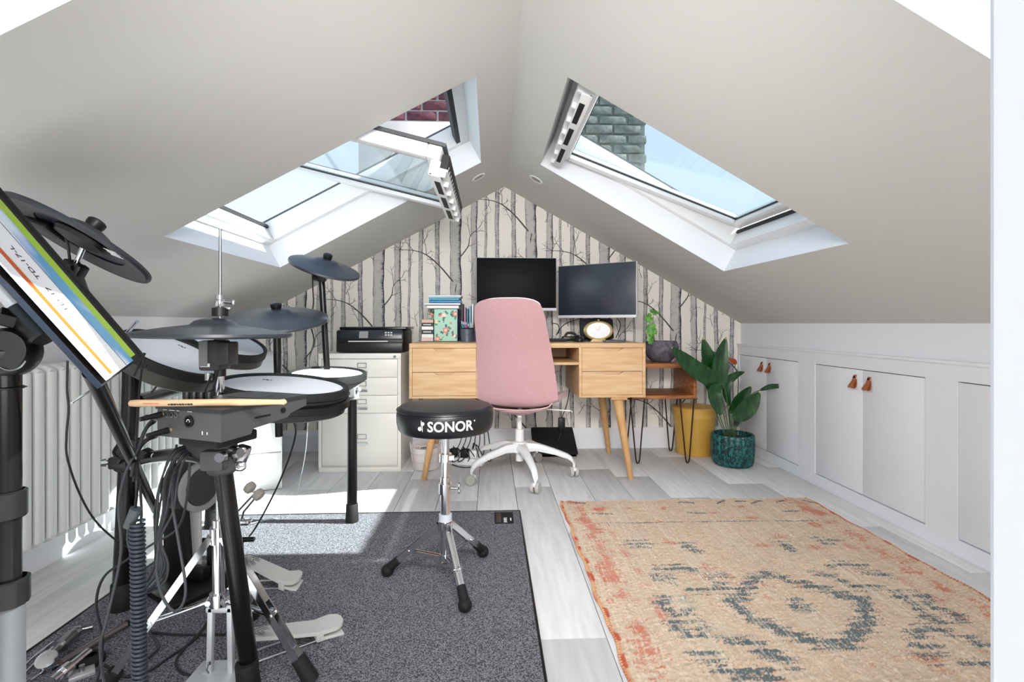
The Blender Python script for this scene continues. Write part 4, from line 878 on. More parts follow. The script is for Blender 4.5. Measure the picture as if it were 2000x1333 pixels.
pt = [cl(-.215, -.205, .452), cl(-.19, -.222, .432), cl(-.1, -.228, .415), cl(0, -.228, .411), cl(.1, -.228, .415), cl(.19, -.222, .432), cl(.215, -.205, .452)]
m = MB(); m.tube(spline(pt, 6), .0028, 6); m.build('piping', mat('piping_pale', '#dcbcbb', .9), t)
m = MB(); m.cyl((CX, CYy, .25), (CX, CYy, .385), .014); m.build('gas_lift', M_gloss, t); m = MB(); m.cyl((CX, CYy, .17), (CX, CYy, .265), .025); m.cyl((CX, CYy, .085), (CX, CYy, .17), .021); m.build('lift_cover', M_gloss, t)
m = MB(); a_ = cl(.04, 0, .385); m.tube([a_, cl(.28, -.02, .385), cl(.29, -.04, .384)], .004, 6); m.build('height_lever', M_gloss, t)
m = MB(); m.lathe([(.030, .135), (.052, .14), (.055, .175), (.045, .195), (.027, .20)], Matrix.Translation((CX, CYy, 0)), 24); m.build('hub', M_gloss, t)
for k in range(5):
    an = math.radians(-78+72*k); dx, dy_ = math.cos(an), math.sin(an); R = rot3((dx, dy_, 0), (-dy_, dx, 0), (0, 0, 1)); L = lambda a, b, c: Vector((CX+dx*a-dy_*b, CYy+dy_*a+dx*b, c))
    m = MB(); sec = [(.03, .165, .034, .050), (.10, .165, .027, .042), (.20, .140, .022, .032), (.27, .116, .019, .027), (.295, .10, .017, .028), (.305, .075, .013, .022)]; prev = None
    for (a, z_, hw_, th_) in sec:
        rg = [m.bm.verts.new(L(a+((.006) if z_ < .09 else 0), b, z_+c)) for b, c in ((-hw_*.7, -th_/2), (hw_*.7, -th_/2), (hw_, 0), (hw_*.6, th_/2), (-hw_*.6, th_/2), (-hw_, 0))]
        if prev: 
            for q in range(6): m.bm.faces.new((prev[q], prev[(q+1) % 6], rg[(q+1) % 6], rg[q]))
        else: m.bm.faces.new(rg)
        prev = rg
    m.bm.faces.new(prev); lg = m.build('leg', M_gloss, t, sharp=60)
    sw = an+[.9, .3, 1.2, -.5, .6][k]; wx, wy = math.cos(sw), math.sin(sw); cw = L(.306, 0, .029)
    m = MB(); m.cyl(L(.308, 0, .05), L(.308, 0, .085), .007); m.box(cw+Vector((0, 0, .014)), (.02, .045, .02), Matrix.Rotation(sw, 3, 'Z'), .006); m.build('caster_fork', M_gloss, lg)
    for s_ in (-1, 1): m = MB(); c_ = cw+Vector((wx, wy, 0))*.014*s_; m.lathe([(.012, -.009), (.026, -.009), (.028, -.006), (.028, .006), (.026, .009), (.012, .009)], frameN(c_, (wx, wy, 0), (0, 0, 1)), 24); m.build('caster_wheel', mat('wheel_grey', '#b9b6b0', .5), lg)
# ================================================================ DRUM THRONE
f1, f2, f3 = Vector((-.076, 1.499, 0)), Vector((-.349, 1.721, 0)), Vector((-.028, 1.848, 0)); tc_ = (f1+f2+f3)/3; sc_ = P(866, 800, 1.67); TXc, TYc = tc_.x, tc_.y
t = thing('drum_throne', 'round black drum stool with white lettering on chrome tripod', 'stool', (TXc, TYc, 0)); r = .160
sz = P(866, 858, TYc-r).z; T_ = Matrix.Translation((TXc, TYc, 0)); Zt = P(866, 808, TYc-.1).z
m = MB(); m.lathe([(.03, sz-.012), (r*.93, sz-.010), (r*.975, sz), (r*1.0, sz+.02), (r*1.005, sz+.045), (r*.985, sz+.062), (r*.93, sz+.071), (r*.6, sz+.076), (.002, sz+.077)], T_, 64); m.build('seat', M_vinyl, t)
m = MB(); m.tube([(TXc+r*.992*math.cos(a_*math.pi/24), TYc+r*.992*math.sin(a_*math.pi/24), sz+.061) for a_ in range(48)], .0025, 6, True); m.build('piping', M_vinyl, t)
ang0 = math.atan2(-TYc, -TXc)
def bend_(v): a_ = ang0+.10+v.x/r; R_ = r*1.006+.0008+v.z; return Vector((TXc+R_*math.cos(a_), TYc+R_*math.sin(a_), sz+.028+v.y))
textmesh('lettering', 'SONOR', .043, None, M_inkw, t, .0004, bend_, .0009, .95)
m = MB()
for (x_, y_, rr) in ((-.096, -.006, .0065), (-.086, .010, .0055)):
    pts = [bend_(Vector((x_+rr*math.cos(q*.524), y_+rr*math.sin(q*.524), .0))) for q in range(12)]; m.poly(pts)
for (x_, ya, yb) in ((-.092, -.004, .020), (-.088, -.014, .008)): m.poly([bend_(Vector((x_, ya, 0))), bend_(Vector((x_+.0018, ya, 0))), bend_(Vector((x_+.0018, yb, 0))), bend_(Vector((x_, yb, 0)))])
pts = [bend_(Vector((.078+.0025*math.cos(q*.524), .014+.0025*math.sin(q*.524), .0))) for q in range(12)]; m.poly(pts)
m.build('emblem', M_inkw, t, smooth=False)
m = MB(); m.cyl((TXc, TYc, .27), (TXc, TYc, sz-.005), .0125); m.build('upper_post', M_chrome, t); m = MB(); m.cyl((TXc, TYc, .085), (TXc, TYc, .345), .0165); m.build('lower_post', M_chrome, t)
def zv(v): return P(873, v, TYc).z
m = MB(); m.cyl((TXc, TYc, zv(905)), (TXc, TYc, zv(890)), .021); m.box((TXc+.02, TYc-.01, zv(897)), (.02, .012, .014)); m.build('memory_lock', M_chrome, t)
m = MB(); m.cyl((TXc, TYc, zv(968)), (TXc, TYc, zv(948)), .022); m.build('height_collar', M_chrome, t)
m = MB(); m.tube([(TXc+.02, TYc-.015, zv(955)), (TXc+.045, TYc-.02, zv(955))], .004, 8); m.sphere((TXc+.047, TYc-.02, zv(950)), .010, (.6, 1, 1.2)); m.sphere((TXc+.047, TYc-.02, zv(960)), .009, (.6, 1, 1.0)); m.build('wing_bolt', M_chrome, t)
m = MB(); m.cyl((TXc, TYc, zv(1021)), (TXc, TYc, zv(1008)), .022); m.build('nylon_collar', mat('milky', '#c5cbd6', .4), t)
m = MB(); m.cyl((TXc, TYc, zv(1038)), (TXc, TYc, zv(1023)), .024); m.build('leg_collar', M_chrome, t)
m = MB(); m.cyl((TXc, TYc, zv(1098)), (TXc, TYc, zv(1086)), .019); m.cyl((TXc, TYc, zv(1108)), (TXc, TYc, zv(1103)), .014); m.build('brace_collar', M_chrome, t)
for f in (f1, f2, f3):
    d = (f-tc_); d.z = 0; d.normalize(); sd = Vector((-d.y, d.x, 0)); tp = Vector((TXc, TYc, zv(1030)))+d*.022; bt = f+Vector((0, 0, .035))-d*.012
    m = MB(); 
    for s_ in (-1, 1):
        a_, b_ = tp+sd*.009*s_, bt+sd*.007*s_; ax_ = (b_-a_).normalized(); m.box((a_+b_)/2, ((b_-a_).length, .003, .019), rot3(ax_, sd, ax_.cross(sd)))
    ax_ = (bt-tp).normalized(); 
    m.box((tp+bt)/2+ax_.cross(sd)*-.006, ((bt-tp).length*.86, .019, .003), rot3(ax_, sd, ax_.cross(sd)))
    lg = m.build('leg', M_chrome, t)
    m = MB(); mid = tp.lerp(bt, .62); hb = Vector((TXc, TYc, zv(1092)))+d*.018
    for s_ in (-1, 1): a_, b_ = hb+sd*.006*s_, mid+sd*.006*s_; ax2 = (b_-a_).normalized(); m.box((a_+b_)/2, ((b_-a_).length, .0022, .010), rot3(ax2, sd, ax2.cross(sd)))
    m.cyl(mid-sd*.013, mid+sd*.013, .0045); m.build('brace', M_chrome, lg)
    m = MB(); m.cyl(bt-ax_*.035, bt+ax_*.01, .014, .016); m.build('rubber_sleeve', M_rubber, lg)
    m = MB(); m.sphere(f+Vector((0, 0, .0205)), .0215, (1, 1, .95), 20); m.build('rubber_foot', M_rubber, lg)
# mat compensation: throne stands on the mat (6 mm pile)
for o in [t]: o.location.z += .0065
# ================================================================ DRUM KIT
DR = {}
def disc_pad(kind, lab, uv, Y, r, n, depth, flare=1.0, grp='mesh drum pads', rimw=.016):
    c = P(uv[0], uv[1], Y); M = frameN(c, n); t = thing('drum_pad', lab, 'drum pad', c, grp)
    m = MB(); m.lathe([(r*flare*.55 if flare < 1 else r*.93, -depth), (r*flare if flare < 1 else r*.965, -depth+.004) if flare >= 1 else (r*.62, -depth+.004), (r*.965, -.026), (r*.965, -.006)], M, 56); m.build('shell', M_grey if flare < 1 else (mat('shell_black', '#202022', .4) if kind == 'snare' else mat('shell_taupe', '#3b3934', .45)), t)
    m = MB(); m.lathe([(r*.965, -.024), (r*1.0, -.022), (r*1.0, -.006), (r*.985, .004), (r*.94, .006), (r*.905, .003), (r*.90, -.004), (r*.90, -.01)], M, 64, False); m.build('rim', M_blackm, t)
    if kind == 'snare':
        m = MB(); m.lathe([(r*.97, -.05), (r*1.03, -.046), (r*1.03, -.030), (r*.99, -.026)], M, 64, False); m.lathe([(r*1.0, -.016), (r*1.02, -.013), (r*1.0, -.010)], M, 64, False); m.build('hoop', M_black, t)
    m = MB(); m.lathe([(r*.905, -.006), (r*.90, -.002), (r*.5, -.0015), (.003, -.001)], M, 56); m.build('drum_head', M_head, t)
    return t, M
nT1 = (.46, -.03, .83)
t1, M1 = disc_pad('tom', 'tilted black drum pad with white mesh head at the left of the kit', (340, 690), 1.60, .150, nT1, .062)
t2, M2 = disc_pad('tom', 'drum pad half hidden behind the hi-hat with white mesh head', (445, 668), 1.92, .140, (.38, -.12, .9), .055)
t3, M3 = disc_pad('snare', 'large snare drum pad with double black rims in front of the music module', (556, 752), 1.42, .172, (.115, -.03, 1), .068)
t4, M4 = disc_pad('tom', 'drum pad on the right leg with sunlit white head and grey bowl', (641, 729), 2.0, .147, (.05, -.06, 1), .065, .62)
# small makers' mark on heads as thin dark strokes
for (t_, M_, a_) in ((t1, M1, 2.0), (t3, M3, 2.6)):
    m = MB()
    for q in range(4): m.box(M_ @ Vector((math.cos(a_)*.09+q*.006, math.sin(a_)*.09+(.003 if q % 2 else -.002), .0)), (.006, .0025, .0012), M_.to_3x3() @ Matrix.Rotation(.5*q, 3, 'Z'))
    m.build('head_mark', M_ink, t_)
def cymbal(lab, uv, Y, r, n, under=False, nut=True):
    c = P(uv[0], uv[1], Y); M = frameN(c, n); t = thing('cymbal_pad', lab, 'cymbal', c, 'rubber cymbal pads')
    pr_ = [(.008, -.002), (.03, -.004), (.045, -.010), (r*.6, -.016), (r*.93, -.022), (r*.985, -.028), (r, -.024), (r*.99, -.018), (r*.6, -.006), (.052, .001), (.042, .010), (.025, .016), (.008, .018)]
    m = MB(); m.lathe(pr_, M, 72); m.build('cymbal_disc', M_cym, t)
    if nut: m = MB(); m.lathe([(.012, .016), (.017, .018), (.019, .026), (.019, .034), (.014, .038), (.006, .040)], M, 20); m.build('cymbal_nut', M_black, t)
    m = MB(); m.lathe([(.016, -.03), (.05, -.024), (.055, -.016), (.052, -.008)], M, 28); m.build('sensor_cap', M_black, t)
    if under:
        m = MB(); m.lathe([(r*.60, -.019), (r*.94, -.0275), (r*.95, -.024), (r*.60, -.0155)], M, 64, False); m.build('under_ring', M_grey, t)
        m = MB(); m.box(M @ Vector((-r*.55, -.01, -.026)), (.07, .06, .012), M.to_3x3(), .003); m.build('sensor_box', M_black, t)
        m = MB()
        for q in range(5): m.box(M @ Vector((r*.70, -.03+q*.006, -.0255)), (.03-.004*(q % 2), .0025, .001), M.to_3x3())
        m.build('spec_print', M_inkw, t)
    return t, M
c1, N1 = cymbal('tilted black cymbal pad above the sheet music, seen from below', (170, 457), 1.15, .150, (.40, .42, .9), True)
c2, N2 = cymbal('wide black cymbal pad level behind the hi-hat', (540, 612), 1.85, .178, (.05, -.25, .97))
c3, N3 = cymbal('highest black cymbal pad tilted in front of the birch wallpaper', (637, 513), 2.10, .143, (.32, -.26, .93))
# cymbal stands
def stand_tilt(top, M, r=.006):
    m = MB(); m.cyl(M @ Vector((0, 0, -.06)), M @ Vector((0, 0, .02)), .005, seg=10); return m
def P3(u, v, Y): return P(u, v, Y)
t = thing('cymbal_boom', 'black cymbal tube rising from the rear of the rack to the highest cymbal pad', 'stand', P(643, 792, 2.1))
m = MB(); tp = P(628, 545, 2.1); bt = P(643, 792, 2.1); m.cyl(bt, tp, .0125); m.build('pole', M_tube, t)
m = MB(); m.box(tp+Vector((0, 0, .012)), (.035, .03, .05), None, .008); m.cyl(tp+Vector((.015, 0, .012)), tp+Vector((.05, 0, .02)), .010); m.cyl(tp+Vector((-.03, 0, .005)), tp+Vector((-.01, 0, .005)), .014); m.build('tilter', M_black, t)
m = MB(); m.cyl(tp+Vector((0, 0, .02)), N3 @ Vector((0, 0, .015)), .006); m.build('tilter_rod', M_chrome, t)
t = thing('cymbal_boom', 'black cymbal tube under the wide level cymbal pad', 'stand', P(545, 853, 1.88))
m = MB(); tp = P(541, 650, 1.88); bt = P(545, 853, 1.88); m.cyl(bt, tp, .0135); m.cyl(tp, P(541, 630, 1.87), .008); m.build('pole', M_tube, t)
m = MB(); m.box(P(541, 652, 1.88), (.032, .028, .03), None, .006); m.build('tilter', M_black, t)
t = thing('cymbal_boom', 'cymbal boom under the left cymbal pad, partly hidden by the sheet music', 'stand', P(150, 700, 1.2))
m = MB(); j = P(145, 525, 1.2); m.cyl(j, N1 @ Vector((0, 0, .015)), .0065); m.build('tilter_rod', M_chrome, t); m = MB(); m.box(j, (.045, .03, .03), Matrix.Rotation(.5, 3, 'Y'), .005); m.cyl(j-Vector((0, .025, 0)), j+Vector((0, .025, 0)), .012); m.build('tilter', M_black, t)
m = MB(); m.cyl(j, P(190, 640, 1.45), .012); m.cyl(P(190, 640, 1.45), P(248, 700, 1.57), .012); m.build('pole', M_tube, t)
# ---------------------------------------------------------------- rack
rack = thing('drum_rack', 'black tubular drum rack with thick legs carrying pads and module', 'drum rack', (-.9, 1.6, .0065))
FZ = .0065
A0 = Vector((-1.11, 1.565, FZ)); B0 = PZ(487, 1348, FZ); C0 = Vector((-1.17, 2.17, FZ)); D0_ = Vector((-.600, 2.204, FZ))
Atop = P(249, 905, 1.56); Btop = P(434, 905, 1.09); Dtop = P(688, 775, 2.204)
def rleg(bt, tp, r=.026, m_=M_tube, foot=True):
    m = MB(); m.cyl(bt+Vector((0, 0, .05)), tp, r*1.0, r*.86, 28); lg = m.build('leg', m_, rack)
    d = (tp-bt).normalized(); m = MB(); m.lathe([(r*1.22, 0), (r*1.25, .004), (r*1.12, .075), (r*1.03, .078)], frameN(bt+Vector((0, 0, .0005)), (0, 0, 1)) if abs(d.z) > .995 else frameN(bt, d), 28)
    for v in m.bm.verts: v.co.z = max(v.co.z, FZ)
    m.build('rubber_foot', M_rubber, lg); return lg
rleg(A0, Atop, .027); rleg(B0, Btop, .021); rleg(C0, Vector((-1.16, 2.16, .66)), .026); rleg(D0_, Dtop, .022)
def clampbox(c, d=(.06, .06, .075), kn=None, m_=M_grey):
    m = MB(); m.lathe([(d[0]*.48, -d[2]/2), (d[0]*.56, -d[2]/2+.005), (d[0]*.56, d[2]/2-.005), (d[0]*.48, d[2]/2)], Matrix.Translation(c), 22); m.box(Vector(c)+Vector((.0, -.03, 0)), (d[0]*.9, .03, d[2]*.6), None, .006); cb = m.build('clamp', m_, rack)
    m = MB(); k = Vector(kn or (.04, -.02, 0)); 
    m.cyl(Vector(c)+k*.5, Vector(c)+k, .007); m.cyl(Vector(c)+k, Vector(c)+k*1.25, .012, .010, 8); m.build('clamp_bolt', M_steel, cb); return cb
clampbox(Btop+Vector((0, 0, .015)), (.052, .05, .070), (.04, -.02, .01), mat('clamp_grey', '#3b3c3e', .5)); clampbox(Atop+Vector((0, 0, .01)), (.06, .06, .06), (-.04, -.03, 0), M_black); clampbox(P(688, 765, 2.204), (.050, .05, .070), (.03, -.02, .01), mat('clamp_light', '#8f9091', .5)); clampbox(Vector((-1.16, 2.16, .64)), (.055, .05, .06))
def bar(pts, r=.019, m_=M_tube): m = MB(); m.tube(spline(pts, 8), r, 18); return m.build('rack_bar', m_, rack)
bar([Atop, P(300, 893, 1.45), P(370, 889, 1.25), Btop], .017)
bar([P(265, 785, 1.60), P(320, 770, 1.88), P(362, 758, 2.12)], .022)
bar([P(362, 752, 2.12), P(450, 758, 2.28), P(560, 764, 2.30), P(650, 766, 2.26), P(688, 768, 2.204)], .019)
bar([Atop+Vector((0, 0, -.02)), P(255, 780, 1.57), P(257, 690, 1.57)], .0235)
bar([Btop+Vector((0, 0, .01)), P(400, 885, 1.2), P(368, 882, 1.26)], .021, mat('clamp_grey', '#3b3c3e', .5))
# tom holders
m = MB(); m.tube([P(257, 700, 1.57), P(262, 680, 1.57), M1 @ Vector((0, 0, -.06))], .010, 10); m.build('pad_holder', M_tube, rack)
m = MB(); m.cyl(P(247, 652, 1.55), P(268, 628, 1.53), .0055); m.box(P(249, 655, 1.55), (.03, .02, .02), None, .004); m.build('tension_rod', M_chrome, rack)
m = MB(); m.tube([M4 @ Vector((0, 0, -.055)), P(672, 768, 2.12), P(688, 772, 2.204)], .011, 10); m.build('pad_holder', M_chrome, rack)
m = MB(); m.tube([M2 @ Vector((0, 0, -.05)), P(425, 740, 2.15), P(430, 758, 2.26)], .011, 10); m.build('pad_holder', M_tube, rack)
m = MB(); m.tube([M3 @ Vector((0.0, 0, -.06)), M3 @ Vector((.10, .12, -.075)), P(670, 775, 2.0), P(680, 778, 2.17)], .010, 10); m.cyl(M3 @ Vector((0, 0, -.07)), M3 @ Vector((0, 0, -.085)), .02); m.build('pad_holder', M_chrome, rack)
m = MB(); m.cyl(P(606, 806, 1.5), P(606, 818, 1.5), .010); m.build('thumb_nut', M_grey, t3)
# chrome wing clamp at the module mount
m = MB(); c = P(470, 893, 1.10); m.box(c, (.028, .03, .05), Matrix.Rotation(.3, 3, 'Y'), .006); m.sphere(c+Vector((.004, -.012, .016)), .012, (1.2, .6, 1)); m.sphere(c+Vector((.004, -.012, -.016)), .012, (1.2, .6, 1)); m.cyl(c-Vector((.03, 0, 0)), c, .009); m.build('wing_clamp', M_chrome, rack)
m = MB(); c = P(434, 892, 1.055); m.cyl(c, c+Vector((0, -.012, 0)), .012, .010, 12); m.cyl(P(440, 878, 1.08), P(463, 882, 1.08), .010); m.build('clamp_screw', M_steel, rack)
# messy clamps at A
m = MB(); 
for (u, v, a_, b_) in ((238, 875, .03, .02), (262, 868, .025, .03), (240, 892, .04, .015), (288, 888, .03, .025), (252, 858, .02, .02)): m.box(P(u, v, 1.47), (a_, .03, b_), Matrix.Rotation(u*.1, 3, 'Y'), .004)
m.tube(spline([P(228, 872, 1.45), P(222, 885, 1.44), P(232, 896, 1.43), P(250, 893, 1.43)], 6), .004, 6); o = m.build('clamp_jaws', M_black, rack); o['kind'] = 'stuff'
m = MB(); c = P(306, 890, 1.42); m.cyl(c, c+Vector((0, -.01, 0)), .009); m.build('hex_bolt', M_chrome, rack)
# ---------------------------------------------------------------- sound module
Rm = P(432, 805, 1.0); e1 = Vector((-.92, .38, 0)).normalized(); e2 = Vector((.38, .92, 0)).normalized(); UPV = Vector((0, 0, 1)); W1, W2 = .178, .228
mod = thing('sound_module', 'charcoal drum sound module with knobs on top and jacks facing the camera', 'module', Rm+e1*.1+e2*.13-UPV*.06)
def mo(a, b, z_): return Rm+e1*a+e2*b+UPV*z_
pr_ = [(0, 0), (0, -.060), (.07, -.058), (.075, -.048), (.17, -.040), (.18, -.032), (W2, -.022), (W2, 0)]
m = MB(); m.prism([mo(0, b, z_) for b, z_ in pr_], e1*W1); m.build('case', M_module, mod, smooth=False)
m = MB(); m.prism([mo(-.003, b, z_) for b, z_ in ((-.002, .004), (-.002, -.004), (W2+.002, -.004), (W2+.002, .004))], e1*(W1+.006)); m.build('top_panel', mat('panel_dark', '#2a2b2d', .4), mod, smooth=False)
Rm3 = rot3(e1, e2, UPV)
m = MB()
for a in (.05, .075, .10, .125, .15): 
    for b in (.05, .075): m.box(mo(a, b+.01, .0055), (.014, .010, .004), Rm3, .001)
m.box(mo(.10, .16, .005), (.085, .05, .002), Rm3); m.build('buttons', M_grey, mod)['kind'] = 'stuff'
for k, u in enumerate((365, 379, 393, 408)):
    c = P(u, 784, 1.13); c.z = Rm.z+.004; m = MB(); m.lathe([(.0085, 0), (.0085, .016), (.0075, .018)], Matrix.Translation(c), 16); m.build('knob', M_black, mod)
m = MB(); 
for k, a in enumerate((.158, .145, .132, .119)): 
    c = mo(a, 0, -.014); m.lathe([(.0055, 0), (.0055, .004), (.003, .004), (.0028, -.002)], frameN(c, -e2), 16, True)
m.build('jack_socket', M_steel, mod)['kind'] = 'stuff'
m = MB(); m.lathe([(.012, 0), (.012, .003), (.009, .003), (.008, -.003)], frameN(mo(.085, 0, -.024), -e2), 22); m.build('midi_socket', M_black, mod)
m = MB(); 
for q in range(5): an = math.pi*q/4; m.cyl(mo(.085+.004*math.cos(an), -.0032, -.024+.004*math.sin(an)), mo(.085+.004*math.cos(an), -.0042, -.024+.004*math.sin(an)), .0009, seg=6)
m.build('midi_pins', M_inkw, mod)['kind'] = 'stuff'
m = MB()
for q, (a, w_) in enumerate(((.155, .012), (.135, .016), (.118, .008), (.085, .012))): m.box(mo(a, -.0004, -.0045), (w_, .0006, .0018), Rm3)
m.box(mo(.05, -.0004, -.045), (.002, .0006, .007), Rm3); m.box(mo(.037, -.0004, -.045), (.002, .0006, .005), Rm3); m.build('port_labels', M_inkw, mod)['kind'] = 'stuff'
m = MB(); m.box(mo(-.0006, .10, -.026), (.001, .040, .004), Rm3); m.cyl(mo(0, .155, -.022), mo(-.003, .155, -.022), .006); m.build('card_slot', M_black, mod)
m = MB(); m.box(mo(.09, .07, -.070), (.11, .10, .022), Rm3, .004); m.tube([mo(.09, .07, -.09), mo(.04, .08, -.11), Btop+Vector((-.0, .0, .03))], .016, 12); m.build('mount_plate', M_blackm, mod)
# drumsticks
for k, (a, b, lab) in enumerate(((P(246, 795, 1.015), P(563, 797, 1.015), 'pale wooden drumstick in front, lying across the sound module'), (P(252, 792, 1.032), P(560, 800, 1.035), 'pale wooden drumstick behind the first one on the sound module'))):
    a.z = b.z = Rm.z+.0130; d = (b-a); L = d.length; t = thing('drumstick', lab, 'drumstick', a, 'drumsticks'); q = frameN(a, d)
    m = MB(); m.lathe([(.003, 0), (.0070, .003), (.0086, .012), (.0086, L*.66), (.0058, L*.93), (.0048, L*.955), (.0068, L*.975), (.0058, L*.992), (.002, L)] if k == 0 else [(.003, 0), (.0062, .003), (.0070, .012), (.0070, L*.7), (.0050, L*.95), (.0060, L*.985), (.002, L)], q, 18); m.build('shaft', M_stickw, t)
    if k == 0:
        m = MB(); r_ = np.random.default_rng(5)
        for i in range(9): m.box(a+d*(.28+.017*i)+Vector((0, -.0088, .001)), (.0045, .0008, .0035-.001*(i % 3 == 0)), Matrix.Rotation(.3*(i % 2), 3, 'Y'))
        m.mi = 1; m.box(a+d*.17+Vector((0, -.0086, .003)), (.03, .0006, .0012)); m.build('printed_mark', [M_ink, C('b5483a')], t)
# ---------------------------------------------------------------- hi-hat
HY = 1.24; HX = P(430, 600, HY).x
t = thing('hi_hat_stand', 'chrome hi-hat stand with folding legs, black control box and grey pedal', 'stand', (HX, HY, FZ)); HZ = lambda v: P(430, v, HY).z
m = MB(); m.cyl((HX, HY, .30), (HX, HY, HZ(447)), .0032, seg=12); m.build('pull_rod', M_steel, t)
m = MB(); m.lathe([(.010, HZ(600)), (.011, HZ(598)), (.011, HZ(588)), (.008, HZ(587)), (.010, HZ(585)), (.010, HZ(577))], Matrix.Translation((HX, HY, 0)), 20); m.tube([(HX, HY, HZ(590)), (HX+.03, HY-.005, HZ(592))], .003, 8); m.sphere((HX+.034, HY-.005, HZ(592)), .007, (.5, .6, 1.3)); m.sphere((HX+.022, HY-.005, HZ(603)), .006, (1, .6, .8)); m.build('clutch', M_chrome, t)
th_, Mh = cymbal('hi-hat cymbal pad at eye level on the chrome stand', (418, 636), 1.24, .174, (.015, .0, 1), False, False)
m = MB(); m.lathe([(.018, HZ(618)), (.018, HZ(602)), (.010, HZ(601))], Matrix.Translation((HX, HY, 0)), 20); m.build('felt_washer', M_black, t)
m = MB(); m.box((HX-.012, HY, HZ(694)), (.050, .055, .072), None, .006); m.box((HX+.022, HY-.01, HZ(690)), (.03, .05, .055), None, .004); cb = m.build('control_box', mat('dark_grey_box', '#2f3032', .5), t)
m = MB(); m.box((HX-.020, HY-.0285, HZ(712)), (.022, .001, .008)); m.build('box_label', M_inkw, cb)
m = MB(); m.box((HX-.024, HY-.0285, HZ(690)), (.020, .002, .060)); m.build('box_side', mat('box_light', '#77787a', .5), cb)
m = MB(); m.cyl((HX, HY, HZ(663)), (HX, HY, HZ(640)), .011); m.cyl((HX, HY, HZ(660)), (HX, HY, HZ(735)), .013); m.build('rod_cover', M_black, t)
m = MB(); m.cyl((HX-.022, HY-.01, HZ(728)), (HX-.022, HY-.01, HZ(742)), .008); m.build('plug', M_steel, t)
m = MB(); m.cyl((HX, HY, HZ(1040)), (HX, HY, HZ(725)), .0095); m.build('upper_tube', M_chrome, t); m = MB(); m.cyl((HX-.004, HY, HZ(1165)), (HX-.004, HY, HZ(1015)), .0135); m.build('lower_tube', M_chrome, t)
m = MB(); m.cyl((HX-.004, HY, HZ(1060)), (HX-.004, HY, HZ(1030)), .019); m.build('leg_collar', M_chrome, t)
m = MB(); m.cyl((HX-.004, HY, HZ(1182)), (HX-.004, HY, HZ(1158)), .020); m.build('brace_collar', M_chrome, t)
# cast base frame
m = MB(); xz = [(405, 1182), (455, 1182), (462, 1333), (398, 1333)]
for (u0, v0, u1, v1, w_) in ((413, 1185, 410, 1318, .013), (450, 1185, 452, 1322, .013), (410, 1190, 455, 1190, .014), (405, 1320, 460, 1320, .02)):
    a_, b_ = P(u0, v0, HY), P(u1, v1, HY); d = (b_-a_).normalized(); m.box((a_+b_)/2, ((b_-a_).length+w_, .016, w_), rot3(d, (0, 1, 0), d.cross(Vector((0, 1, 0)))), .003)
m.box((HX-.005, HY, FZ+.010), (.12, .09, .018), None, .005); m.build('base_frame', M_alu, t)
m = MB(); m.tube(spline([P(406, 1300, HY-.02), P(404, 1310, HY-.022), P(408, 1316, HY-.02)], 6), .002, 6); m.cyl(P(406, 1298, HY-.02), P(410, 1296, HY-.02), .004); m.build('spur_screw', M_steel, t)
# legs
tpz = HZ(1050); brz = HZ(1172)
for k, (ft, sd_) in enumerate(((PZ(198, 1352, FZ+.02), 0), (PZ(604, 1322, FZ+.02), 0), (PZ(493, 1198, FZ+.02), 0))):
    hb = Vector((HX-.004, HY, tpz)); d = Vector((ft.x-hb.x, ft.y-hb.y, 0)).normalized(); sd = Vector((-d.y, d.x, 0)); a_ = hb+d*.018; ax_ = (ft-a_).normalized(); L = (ft-a_).length; m = MB(); nn = ax_.cross(sd)
    for s_ in (-1, 1): m.box((a_+ft)/2+sd*.010*s_, (L, .0028, .016), rot3(ax_, sd, nn))
    m.box((a_+ft)/2-ax_*L*.24+nn*(.007 if nn.z > 0 else -.007), (L*.42, .021, .002), rot3(ax_, sd, nn)); m.cyl(a_-sd*.016, a_+sd*.016, .006); m.box(a_+ax_*L*.88+nn*(.007 if nn.z > 0 else -.007), (L*.16, .021, .002), rot3(ax_, sd, nn)); lg = m.build('leg', M_chrome, t)
    mid = a_+ax_*L*.56; hb2 = Vector((HX-.004, HY, brz))+d*.02; ax2 = (mid-hb2).normalized(); m = MB(); m.box((mid+hb2)/2, ((mid-hb2).length, .016, .006), rot3(ax2, sd, ax2.cross(sd)), .001); m.cyl(mid-sd*.014, mid+sd*.014, .006); m.cyl(hb2-sd*.014, hb2+sd*.014, .006); m.build('brace', M_chrome, lg)
    m = MB(); m.cyl(ft-ax_*.05, ft+ax_*.012, .017, .019); m.build('rubber_foot', M_rubber, lg)
